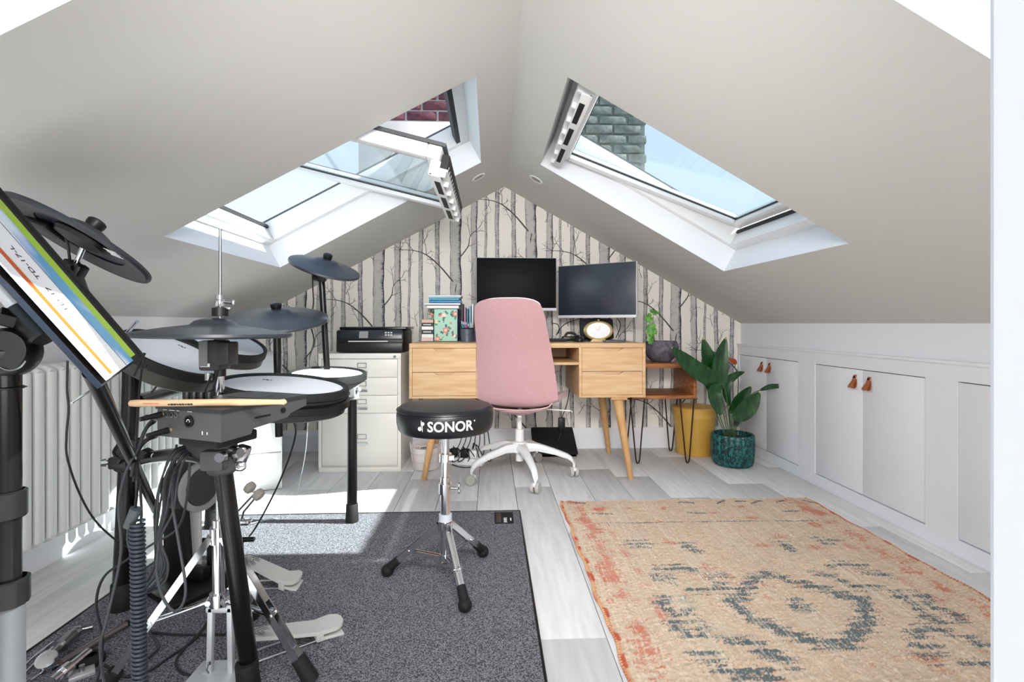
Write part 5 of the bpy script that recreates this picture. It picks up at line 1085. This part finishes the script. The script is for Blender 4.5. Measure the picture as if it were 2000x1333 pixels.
# hi-hat pedal
def pedal(nm, p0, p1, h0, h1, wid, col_, parent, toe=.0):
    """footboard from heel end p0 to toe end p1 (floor points), heights h0 (front) h1"""
    d = (p1-p0); L = d.length; d.normalize(); sd = Vector((-d.y, d.x, 0)); m = MB(); rows = []
    sec = [(0, .48), (.04, .62), (.25, .78), (.5, .86), (.70, .90), (.72, .9), (.9, .98), (.97, .7), (1.0, .3)] ; m_ = MB()
    up_, dn_ = [], []
    for q, w_ in sec:
        z_ = h1+(h0-h1)*(1-min(q/.72, 1)) ; c = p0+d*L*q
        up_.append([m_.bm.verts.new(c+sd*wid/2*w_*s_+Vector((0, 0, z_-c.z+.006))) for s_ in (-1, 1)]); dn_.append([m_.bm.verts.new(c+sd*wid/2*w_*s_+Vector((0, 0, z_-c.z-.004))) for s_ in (-1, 1)])
    for i in range(len(sec)-1):
        m_.bm.faces.new((up_[i][0], up_[i][1], up_[i+1][1], up_[i+1][0])); m_.bm.faces.new((dn_[i][1], dn_[i][0], dn_[i+1][0], dn_[i+1][1]))
        for s_ in (0, 1): m_.bm.faces.new((up_[i][s_], up_[i+1][s_], dn_[i+1][s_], dn_[i][s_]))
    m_.bm.faces.new((up_[0][0], up_[0][1], dn_[0][1], dn_[0][0])); m_.bm.faces.new((up_[-1][0], up_[-1][1], dn_[-1][1], dn_[-1][0]))
    fb = m_.build('footboard', col_, parent)
    m_ = MB(); c = p0+d*L*.72; m_.box(Vector((c.x, c.y, h1-.010)), (.02, wid*.95, .022), rot3(d, sd, (0, 0, 1)), .003); m_.cyl(Vector((c.x, c.y, h1-.002))-sd*wid*.52, Vector((c.x, c.y, h1-.002))+sd*wid*.52, .006)
    c = p0+d*L*.86; m_.box(Vector((c.x, c.y, FZ+.005)), (L*.25, wid*.85, .008), rot3(d, sd, (0, 0, 1)), .002); m_.build('heel_hinge', col_, fb)
    m_ = MB(); c = p0+d*L*.22; 
    for rr in (.010, .017, .024): m_.tube([Vector((c.x, c.y, 0))+d*rr*math.cos(a_*.3927)*1.4+sd*rr*math.sin(a_*.3927)+Vector((0, 0, h1+(h0-h1)*.69+.006-(rr*math.cos(a_*.3927)*1.4/L)*(h0-h1)/.72)) for a_ in range(16)], .0012, 5, True)
    m_.build('grip_rings', M_steel, fb)
    m_ = MB()
    for s_ in (-1, 1): m_.cyl(Vector((p0.x, p0.y, FZ+.006))+sd*wid*.33*s_, Vector(((p0+d*L*.75).x, (p0+d*L*.75).y, FZ+.006))+sd*wid*.33*s_, .003)
    m_.build('radius_rod', M_chrome, parent)
M_ped = mat('pedal_grey', '#c6c6c4', .45)
pedal('', PZ(478, 1262, .05), PZ(668, 1212, .03), .075, .032, .075, M_ped, t)
# ---------------------------------------------------------------- kick tower and pedal
t = thing('kick_pad', 'black kick drum pad tower with a light ring around its round face', 'drum pad', (-1.0, 1.72, FZ))
kc = P(394, 950, 1.66); kn = Vector((.93, -.36, .02)).normalized(); Mk = frameN(kc, kn, (0, 0, 1))
m = MB(); m.lathe([(.06, -.085), (.078, -.08), (.080, -.02), (.078, -.002)], Mk, 40); m.build('drum_body', mat('shell_black', '#202022', .4), t)
m = MB(); m.lathe([(.078, -.006), (.080, .002), (.078, .008), (.062, .009), (.060, .004)], Mk, 48, False); m.build('light_ring', M_ring, t)
m = MB(); m.lathe([(.0605, .002), (.058, .0065), (.002, .007)], Mk, 40); m.build('strike_face', mat('face_grey', '#3b3b3d', .7), t)
m = MB(); bx0 = P(352, 1000, 1.72); m.box((bx0.x+.03, 1.74, .17), (.10, .012, .26), Matrix.Rotation(-.6, 3, 'Z'), .004); m.build('support_plate', M_ped, t)
m = MB(); p = P(335, 990, 1.70); q_ = PZ(336, 1140, FZ); m.prism([Vector((p.x-.022, 1.70, p.z+.02)), Vector((p.x+.028, 1.70, p.z+.02)), Vector((p.x+.06, 1.70, FZ+.001)), Vector((p.x-.03, 1.70, FZ+.001))], (0, .04, 0)); m.box((p.x+.09, 1.70, FZ+.011), (.22, .26, .02), Matrix.Rotation(-.6, 3, 'Z'), .004); m.build('tower_foot', M_black, t)
t = thing('kick_pedal', 'kick pedal with black frame, felt beater and grey footboard', 'pedal', PZ(430, 1145, FZ))
pedal('', PZ(478, 1098, .09), PZ(588, 1130, .03), .10, .032, .085, M_ped, t)
m = MB(); b0 = PZ(440, 1130, FZ+.012); 
for (dx, dy_, dz, sx_, sy_, sz_) in ((0, 0, 0, .16, .14, .016), (-.06, .03, .06, .016, .03, .12), (.03, .03, .06, .016, .03, .12), (-.07, -.02, .03, .05, .03, .04), (-.1, .02, .02, .05, .08, .03), (.04, -.04, .025, .04, .04, .04)): m.box(b0+Vector((dx, dy_, dz)), (sx_, sy_, sz_), Matrix.Rotation(-.25, 3, 'Z'), .004)
m.cyl(b0+Vector((-.09, .03, .115)), b0+Vector((.08, .03, .115)), .008); m.build('pedal_frame', M_black, t)
m = MB(); bt = P(497, 965, 1.70); m.tube([b0+Vector((-.01, .03, .115)), P(462, 1002, 1.72), bt], .0035, 8); m.tube([b0+Vector((.02, .03, .115)), P(476, 1000, 1.72), bt+Vector((.01, 0, -.005))], .0035, 8); m.build('beater_rod', M_steel, t)
for (u, v) in ((488, 953), (505, 967)): c = P(u, v, 1.70); m = MB(); m.lathe([(.010, -.014), (.018, -.010), (.020, 0), (.018, .010), (.010, .014)], frameN(c, (-.6, .1, .5)), 20); m.build('beater_head', M_felt, t)
m = MB(); c = P(480, 1020, 1.68); m.box(c, (.03, .03, .016), None, .004); m.build('memory_clamp', M_chrome, t)
# ---------------------------------------------------------------- music stand
Bc = P(205, 745, .76); best = (9, None)
for y2 in np.arange(.77, 1.05, .01):
    for y3 in np.arange(.45, 1.1, .01):
        Cq, Dq = P(281, 690, y2), P(0, 520, y3); a_ = (Dq-Bc); w_ = (Cq-Bc); er = abs(a_.normalized().dot(w_.normalized()))
        q_ = Cq+a_; r1_ = q_-Vector((0, 0, EYE)); f_ = CY*r1_.y+SY*r1_.x; uu = 1000+FPX*(CY*r1_.x-SY*r1_.y)/f_; vv_ = HORIZ-FPX*r1_.z/f_
        slp = (vv_-690)/(uu-281); er += abs(slp-1.167)*1.0
        if er < best[0]: best = (er, y2, y3)
y2, y3 = best[1:]; print('TRAY', best); Cc = P(281, 690, y2); Wd = Cc-Bc; WL_ = Wd.length; Wd.normalize(); Ad = (P(0, 520, y3)-Bc).normalized(); Nd = Wd.cross(Ad)
if Nd.dot(Vector((0, 0, EYE))-Bc) < 0: Nd = -Nd
t = thing('music_stand', 'tilted sheet music tray on a black tube clamped to the rack', 'music stand', P(262, 862, 1.38)); LT = .42
def mp(w_, l, n_): return Bc+Wd*w_+Ad*l+Nd*n_
def slab(w0, w1, l0, l1, n0, n1, name, m_, par, cut=0):
    m = MB(); m.prism([mp(w0, l0, n0), mp(w1, l0-cut, n0), mp(w1, l1, n0), mp(w0, l1, n0)], Nd*(n1-n0)); return m.build(name, m_, par, smooth=False)
slab(-.004, WL_+.006, -.004, LT, -.010, -.007, 'tray_plate', M_blackm, t)
slab(WL_+.003, WL_+.006, -.004, LT, -.010, -.003, 'tray_lip', M_blackm, t); slab(-.006, -.003, -.004, LT, -.012, -.005, 'tray_side', mat('navy_metal', '#26303e', .35, .5), t)
m = MB(); p0 = mp(.02, .02, -.012); p1 = P(258, 865, 1.40); d = (p1-p0).normalized(); m.cyl(p0, P(304, 998, 1.62), .0115, .0105, 20); m.build('stand_tube', M_tube, t)
m = MB(); m.cyl(P(202, 747, .80), P(141, 786, .84), .002); m.sphere(P(141, 786, .84), .003); m.build('page_holder', M_chrome, t)
bk = thing('booklet', 'white instruction booklet with blue wave cover and black lettering on the music tray', 'booklet', mp(.08, .1, 0), 'booklets on the music tray')
WW = WL_
slab(WW*.18, WW*.70, .0, LT, -.0035, -.0015, 'cover', C('f2f2f4'), bk)
m = MB(); n_ = 30; pr0 = None
for i in range(n_+1):
    l = LT*i/n_; a_ = WW*(.535-.02*math.sin(l*16)); b_ = WW*.70; r0_ = [m.bm.verts.new(mp(a_, l, -.0013)), m.bm.verts.new(mp(b_, l, -.0013))]
    if pr0: m.bm.faces.new((pr0[0], pr0[1], r0_[1], r0_[0]))
    pr0 = r0_
def bluewave():
    m_ = bpy.data.materials.new('blue_wave_print'); m_.use_nodes = True; nt = m_.node_tree; b = nt.nodes['Principled BSDF']; b.inputs['Roughness'].default_value = .35; tc = nt.nodes.new('ShaderNodeTexCoord'); n = nt.nodes.new('ShaderNodeTexNoise'); n.inputs['Scale'].default_value = 9; r = nt.nodes.new('ShaderNodeValToRGB'); r.color_ramp.elements[0].color = lin('#4f9cc9')+[1]; r.color_ramp.elements[1].color = lin('#dbeaf6')+[1]; r.color_ramp.elements[0].position = .42; r.color_ramp.elements[1].position = .60; e = r.color_ramp.elements.new(.51); e.color = lin('#a9bfe8')+[1]
    nt.links.new(tc.outputs['Object'], n.inputs['Vector']); nt.links.new(n.outputs[0], r.inputs[0]); nt.links.new(r.outputs[0], b.inputs['Base Color']); return m_
m.build('cover_artwork', bluewave(), bk, smooth=False)
Mt = rot3(Ad, Nd.cross(Ad), Nd).to_4x4()
def tx(s, size, w_, l, col_): 
    M = Mt.copy(); M.translation = mp(w_, l, -.0012); return textmesh('lettering', s, size, M, col_, bk, .0002)
tx('Roland', .016, WW*.365, .055, mat('grey_ink', '#808086', .6)); tx('TD-17   TD-17-L', .0165, WW*.365, .17, M_ink)
m = MB(); m.prism([mp(WW*.515, 0, -.0012), mp(WW*.522, 0, -.0012), mp(WW*.522, LT, -.0012), mp(WW*.515, LT, -.0012)], Nd*.0003); m.build('rule_line', C('5a6a90'), bk, smooth=False)
b2 = thing('booklet', 'lime green booklet behind the others at the back edge of the tray', 'booklet', mp(.12, .1, 0), 'booklets on the music tray'); slab(WW*.4, WW*.87, .006, LT, -.0065, -.0040, 'cover', C('a3c62e'), b2)
slab(WW*.4, WW*.725, .008, LT, -.0039, -.0036, 'violet_edge', C('8c90d8'), b2)
b3 = thing('booklet', 'orange edged booklet overlapping the white one on the tray', 'booklet', mp(.03, .1, 0), 'booklets on the music tray'); slab(WW*.10, WW*.19, .004, LT, -.0012, .0010, 'cover', C('cf560f'), b3); slab(WW*.19, WW*.215, .03, LT*.5, -.0012, .0006, 'page_edge', C('e9e3da'), b3)
b4 = thing('booklet', 'plain white booklet at the front edge of the music tray', 'booklet', mp(.01, .1, 0), 'booklets on the music tray'); slab(.000, WW*.10, .0, LT, .0012, .0032, 'cover', C('f0f0f2'), b4)
# ---------------------------------------------------------------- left boom stand
SYy = .80; sx0 = P(15, 700, SYy).x; t = thing('boom_stand', 'black telescopic boom stand at the left edge with knuckle joint', 'stand', (sx0, SYy, 0)); Z = lambda v: P(15, v, SYy).z
m = MB(); m.cyl((sx0, SYy, .20), (sx0, SYy, Z(1150)), .0205, seg=28); m.build('base_tube', mat('tube_grey', '#66676a', .38, .6), t)
m = MB(); m.cyl((sx0, SYy, Z(1150)), (sx0, SYy, Z(725)), .0165, seg=28); m.build('middle_tube', M_tube, t)
for (v0, v1, rr) in ((1012, 958, .0225), (1182, 1130, .0255), (760, 755, .022)):
    m = MB(); m.lathe([(rr*.85, Z(v0)), (rr, Z(v0-3)), (rr, Z(v1+3)), (rr*.85, Z(v1))], Matrix.Translation((sx0, SYy, 0)), 28, False, (lambda a, z: 1+.04*(math.sin(a*8) > .2)) if rr > .0222 else None); m.build('height_clutch', M_black, t)
m = MB(); c = P(14, 690, SYy); m.lathe([(.017, Z(730)), (.030, Z(722)), (.036, Z(700)), (.036, Z(685)), (.025, Z(668))], Matrix.Translation((sx0, SYy, 0)), 28); m.lathe([(.030, -.02), (.036, -.012), (.036, .012), (.030, .02)], frameN(P(20, 688, SYy-.01), (.25, -1, .1)), 32); kn_ = m.build('knuckle', M_black, t)
m = MB(); m.tube([P(20+34*math.cos(a_), 688+36*math.sin(a_), SYy-.034) for a_ in np.linspace(.5, 2.2, 10)], .0012, 5); m.build('seam_line', M_steel, kn_)
a_, b_ = P(36, 604, SYy), P(90, 662, SYy); ax_ = (b_-a_).normalized()
m = MB(); m.tube([P(25, 675, SYy), P(50, 652, SYy), P(66, 640, SYy)], [.022, .016, .020], 16); m.build('knuckle_neck', M_black, t)
m = MB(); m.lathe([(.019, 0), (.021, .004), (.021, .056), (.0225, .058), (.0225, (b_-a_).length-.004), (.019, (b_-a_).length)], frameN(a_, ax_), 28); m.build('boom_grip', M_black, t)
m = MB(); m.cyl(a_-ax_*.30, a_+ax_*.01, .0105); m.build('boom_tube', M_alu, t)
m = MB(); c = P(12, 622, SYy-.02); m.lathe([(.008, -.012), (.013, -.010), (.013, .010), (.008, .012)], frameN(c, (-.5, -.7, .3)), 16, True, lambda a, z: 1+.12*math.cos(a*5)); m.cyl(c, P(34, 606, SYy), .004); m.build('wing_knob', M_black, t)
m = MB(); m.lathe([(.020, .225), (.030, .23), (.030, .27), (.021, .275)], Matrix.Translation((sx0, SYy, 0)), 24); m.build('tripod_hub', M_black, t)
for an in (.35, 2.5, 4.5):
    d = Vector((math.cos(an), math.sin(an), 0)); m = MB(); a1, b1 = Vector((sx0, SYy, .25))+d*.03, Vector((sx0, SYy, .022))+d*.30; ax1 = (b1-a1).normalized(); s1 = Vector((-d.y, d.x, 0)); m.box((a1+b1)/2, ((b1-a1).length, .03, .014), rot3(ax1, s1, ax1.cross(s1)), .004); lg = m.build('leg', M_black, t); m = MB(); m.sphere(b1, .02, (1, 1, .85)); m.build('rubber_foot', M_rubber, lg)
# ---------------------------------------------------------------- hardware on the mat
def hw_(lab, name, loc): return thing(name, lab, 'hardware', loc, 'spare drum hardware on the mat')
a_, b_ = PZ(118, 1296, .018), PZ(246, 1220, .018); t = hw_('long brushed metal tube lying on the mat beside the clamps', 'metal_tube', a_); m = MB(); m.cyl(a_, b_, .0085); m.build('tube', mat('aged_steel', '#8d8380', .4, .8), t); m = MB(); m.cyl(b_, b_+(b_-a_).normalized()*.006, .0095); m.build('end_cap', M_rubber, t)
a_, b_ = PZ(100, 1333, .035), PZ(172, 1275, .03); t = hw_('short chrome tube with collar nearest the bottom left corner', 'metal_tube', a_); m = MB(); m.cyl(a_, b_, .011); m.build('tube', M_chrome, t); m = MB(); m.cyl(a_.lerp(b_, .25), a_.lerp(b_, .45), .016); m.build('collar', M_chrome, t)
c = PZ(92, 1300, .02); t = hw_('chrome cymbal tilter with round gear joint on the mat', 'tilter_clamp', c); m = MB(); m.lathe([(.012, -.012), (.022, -.010), (.024, 0), (.022, .010), (.012, .012)], frameN(c+Vector((0, 0, .01)), (.2, -.5, .85)), 28); m.build('gear_joint', M_chrome, t)
m = MB(); e_ = PZ(148, 1236, .03); m.cyl(c+Vector((0, 0, .015)), e_, .010); m.cyl(c.lerp(e_, .45)+Vector((0, 0, .008)), c.lerp(e_, .85)+Vector((0, 0, .004)), .016); m.sphere(e_, .015); m.build('arm', M_steel, t); m = MB(); m.box(e_+Vector((.02, .01, .0)), (.03, .006, .014), Matrix.Rotation(.5, 3, 'Z'), .002); m.build('wing_nut', M_chrome, t)
t = hw_('folded thin chrome wire legs lying by the mat edge', 'wire_legs', PZ(60, 1310, .01)); m = MB()
for (u0, v0, u1, v1) in ((40, 1308, 104, 1255), (46, 1318, 108, 1262), (60, 1330, 135, 1285), (100, 1310, 150, 1275)): m.tube([PZ(u0, v0, .012), PZ((u0+u1)/2, (v0+v1)/2-3, .018), PZ(u1, v1, .012)], .0032, 6)
o = m.build('wire_leg', M_chrome, t); o['kind'] = 'stuff'
c = PZ(160, 1316, .012); t = hw_('square chrome bracket lying near the bottom of the mat', 'square_bracket', c); m = MB(); m.box(c, (.05, .035, .012), Matrix.Rotation(.7, 3, 'Z'), .003); m.build('bracket_plate', M_alu, t); m = MB(); m.cyl(c+Vector((0, 0, .006)), c+Vector((0, 0, .02)), .006); m.build('bolt', M_steel, t)
c = PZ(178, 1290, .015); t = hw_('black rubber ring foot beside the metal tubes', 'rubber_ring', c); m = MB(); m.lathe([(.012, -.012), (.028, -.012), (.030, .004), (.022, .014), (.012, .014)], Matrix.Translation(c), 26, False); m.build('ring', M_rubber, t)
# ---------------------------------------------------------------- cables of the kit
def uvp(l): return [P(u, v, Y) for (u, v, Y) in l]
kc_ = 'drum kit cables'
cable('drum_cable', 'thin black cable hanging in front of the radiator then curving to the rack leg', uvp([(132, 705, 1.2), (131, 760, 1.2), (134, 800, 1.2), (130, 850, 1.2), (132, 897, 1.22), (156, 966, 1.28), (188, 1020, 1.33), (232, 1060, 1.38), (256, 1072, 1.42)]), .0024, None, kc_)
cable('drum_cable', 'grey cable falling in a long S curve in front of the left rack leg', uvp([(322, 818, 1.2), (292, 826, 1.15), (272, 872, 1.12), (246, 922, 1.12), (232, 988, 1.12), (236, 1082, 1.12), (210, 1205, 1.1), (196, 1262, 1.08), (203, 1333, 1.04), (215, 1390, 1.02)]), .0028, M_cableg, kc_)
cable('drum_cable', 'dark cable swinging out from the left rack leg toward the bottom edge', uvp([(268, 860, 1.2), (272, 930, 1.25), (276, 1010, 1.25), (262, 1080, 1.25), (205, 1125, 1.22), (188, 1180, 1.18), (200, 1245, 1.12), (196, 1300, 1.08), (186, 1345, 1.05)]), .003, None, kc_)
cable('drum_cable', 'cable forming a narrow hanging loop over the chrome hi-hat leg', uvp([(345, 870, 1.28), (337, 973, 1.15), (348, 1053, 1.12), (362, 1140, 1.1), (358, 1178, 1.1), (340, 1194, 1.1), (319, 1169, 1.1), (306, 1120, 1.12), (310, 1060, 1.15)]), .003, M_cableg, kc_)
cable('drum_cable', 'cable crossing from the module to the left rack leg', uvp([(371, 872, 1.25), (367, 959, 1.25), (348, 1031, 1.3), (300, 1062, 1.35), (262, 1086, 1.4)]), .003, M_cableg, kc_)
for k in range(8):
    dx = (k-3.5)*3.2; jj = rng.uniform(-5, 5, 5)
    cable('drum_cable', 'grey or black strand of the cable bundle looping down left of the front leg', uvp([(388+dx*.3, 872+k*.8, 1.26), (352+dx, 880+k*2, 1.22-.004*k), (328+dx*1.4+jj[0], 935, 1.2), (318+dx*1.5+jj[1], 1000, 1.19), (309+dx*.5, 1053, 1.19), (317+dx+jj[2], 1104, 1.19), (300+dx*1.3+jj[3], 1142, 1.2), (275+dx, 1160, 1.25)]), .0025, M_cableg if k % 2 else None, kc_)
cable('drum_cable', 'black jack cable plugged into the upper socket of the module', [mo(.165, -.03, -.014)]+uvp([(303, 822, 1.17), (285, 838, 1.16), (270, 880, 1.16), (262, 940, 1.18)]), .004, None, kc_)
cable('drum_cable', 'thick black cable plugged into the lower socket of the module', [mo(.14, -.03, -.045)]+uvp([(305, 852, 1.15), (284, 862, 1.14), (268, 885, 1.14), (258, 930, 1.16)]), .0045, None, kc_)
for q, (a, z_) in enumerate(((.158, -.014), (.138, -.045))):
    t = thing('jack_plug', ['black jack plug with gold tip in the upper module socket', 'black jack plug in the lower module socket'][q], 'plug', mo(a, -.01, z_), 'jack plugs'); m = MB(); m.cyl(mo(a, -.006, z_), mo(a+.004, -.045, z_-.003), .0065, .0045); m.build('plug_body', M_black, t); m = MB(); m.cyl(mo(a, -.0005, z_), mo(a, -.006, z_), .0042); m.build('plug_tip', M_gold, t)
cable('drum_cable', 'cable hanging from the snare pad down to the sunlit mat', [M3 @ Vector((.04, -.05, -.07))]+uvp([(577, 850, 1.5), (548, 937, 1.6), (500, 1030, 1.72)])+[PZ(474, 1062, .012)], .0028, None, kc_)
cable('drum_cable', 'thin pale cable hanging near the white cabinet down to the mat edge', uvp([(602, 818, 2.1), (597, 880, 2.15), (588, 930, 2.2), (575, 985, 2.25)])+[PZ(560, 1012, .004), PZ(530, 1014, .012), PZ(486, 1024, .012)], .0016, M_cablew, kc_)
cable('drum_cable', 'black cable dangling from the highest cymbal pad past the wallpaper', uvp([(610, 530, 2.1), (611, 565, 2.12), (612, 595, 2.12), (606, 630, 2.14), (613, 665, 2.14), (605, 700, 2.14), (607, 722, 2.12)]), .003, None, kc_)
cable('drum_cable', 'short cable under the left cymbal pad', uvp([(113, 452, 1.16), (130, 470, 1.16), (135, 498, 1.18), (138, 522, 1.2)]), .003, None, kc_)
cable('drum_cable', 'short black cable from the left tom pad down to the rack bar', uvp([(322, 728, 1.6), (312, 746, 1.58), (296, 768, 1.58)]), .003, None, kc_)
cable('drum_cable', 'black cable hanging under the hi-hat control box left side', uvp([(412, 735, 1.18), (402, 760, 1.2), (394, 782, 1.24)]), .0026, None, kc_)
cable('drum_cable', 'black cable hanging under the hi-hat control box with yellow tip', uvp([(426, 724, 1.18), (420, 750, 1.2), (412, 776, 1.24)]), .0026, None, kc_)
for k, (lab, pts) in enumerate((('cable lying in a wide bend on the mat in front of the hi-hat base', [(405, 1215), (380, 1250), (330, 1285), (290, 1312), (240, 1322), (205, 1300)]), ('cable running straight across the mat behind the hi-hat leg', [(292, 1236), (340, 1240), (395, 1241), (440, 1240)]), ('cable curling into a loop on the mat beside the grey pedal', [(405, 1222), (365, 1262), (345, 1290), (350, 1310), (375, 1320), (410, 1318)]), ('thin metal cable with a kink on the mat', [(285, 1228), (310, 1262), (300, 1276), (284, 1290)]))):
    cable('drum_cable', lab, [PZ(u, v, .0105) for u, v in pts], .0032, None if k != 3 else M_cableg, kc_)
# coiled cable with grip
t = thing('coiled_cable', 'dark coiled spiral cable hanging from a grey grip at the front left', 'cable', P(262, 1015, 1.02)); m = MB(); tp_, bt_ = P(268, 1018, 1.02), P(274, 1370, 1.0); N_ = 42; pts = []
for i in range(N_*12+1):
    f = i/(N_*12); c = tp_.lerp(bt_, f); a_ = 2*math.pi*i/12; pts.append(c+Vector((.0112*math.cos(a_), .0112*math.sin(a_), 0)))
m.tube(pts, .0030, 6); m.build('coil', mat('coil_blue_grey', '#333a45', .5), t)
m = MB(); m.cyl(P(251, 1030, 1.02), P(266, 994, 1.02), .0095, .0105); m.build('grip', mat('grip_grey', '#4c4f52', .5), t)
m = MB(); m.tube(spline([P(264, 995, 1.02), P(270, 930, 1.1), P(266, 870, 1.2), P(270, 790, 1.3), P(277, 720, 1.35), P(280, 695, 1.3)], 8), .0026, 6); m.tube(spline([P(252, 1028, 1.02), P(252, 1060, 1.02), P(264, 1098, 1.02), P(268, 1080, 1.02)], 8), .004, 6); m.build('lead', M_cable, t)
m = MB(); c = P(279, 700, 1.3); m.tube([P(283, 690, 1.3), P(272, 712, 1.3), P(262, 735, 1.3)], .003, 6); m.box(P(280, 716, 1.32), (.02, .012, .014), None, .003); m.build('hook', M_black, t)
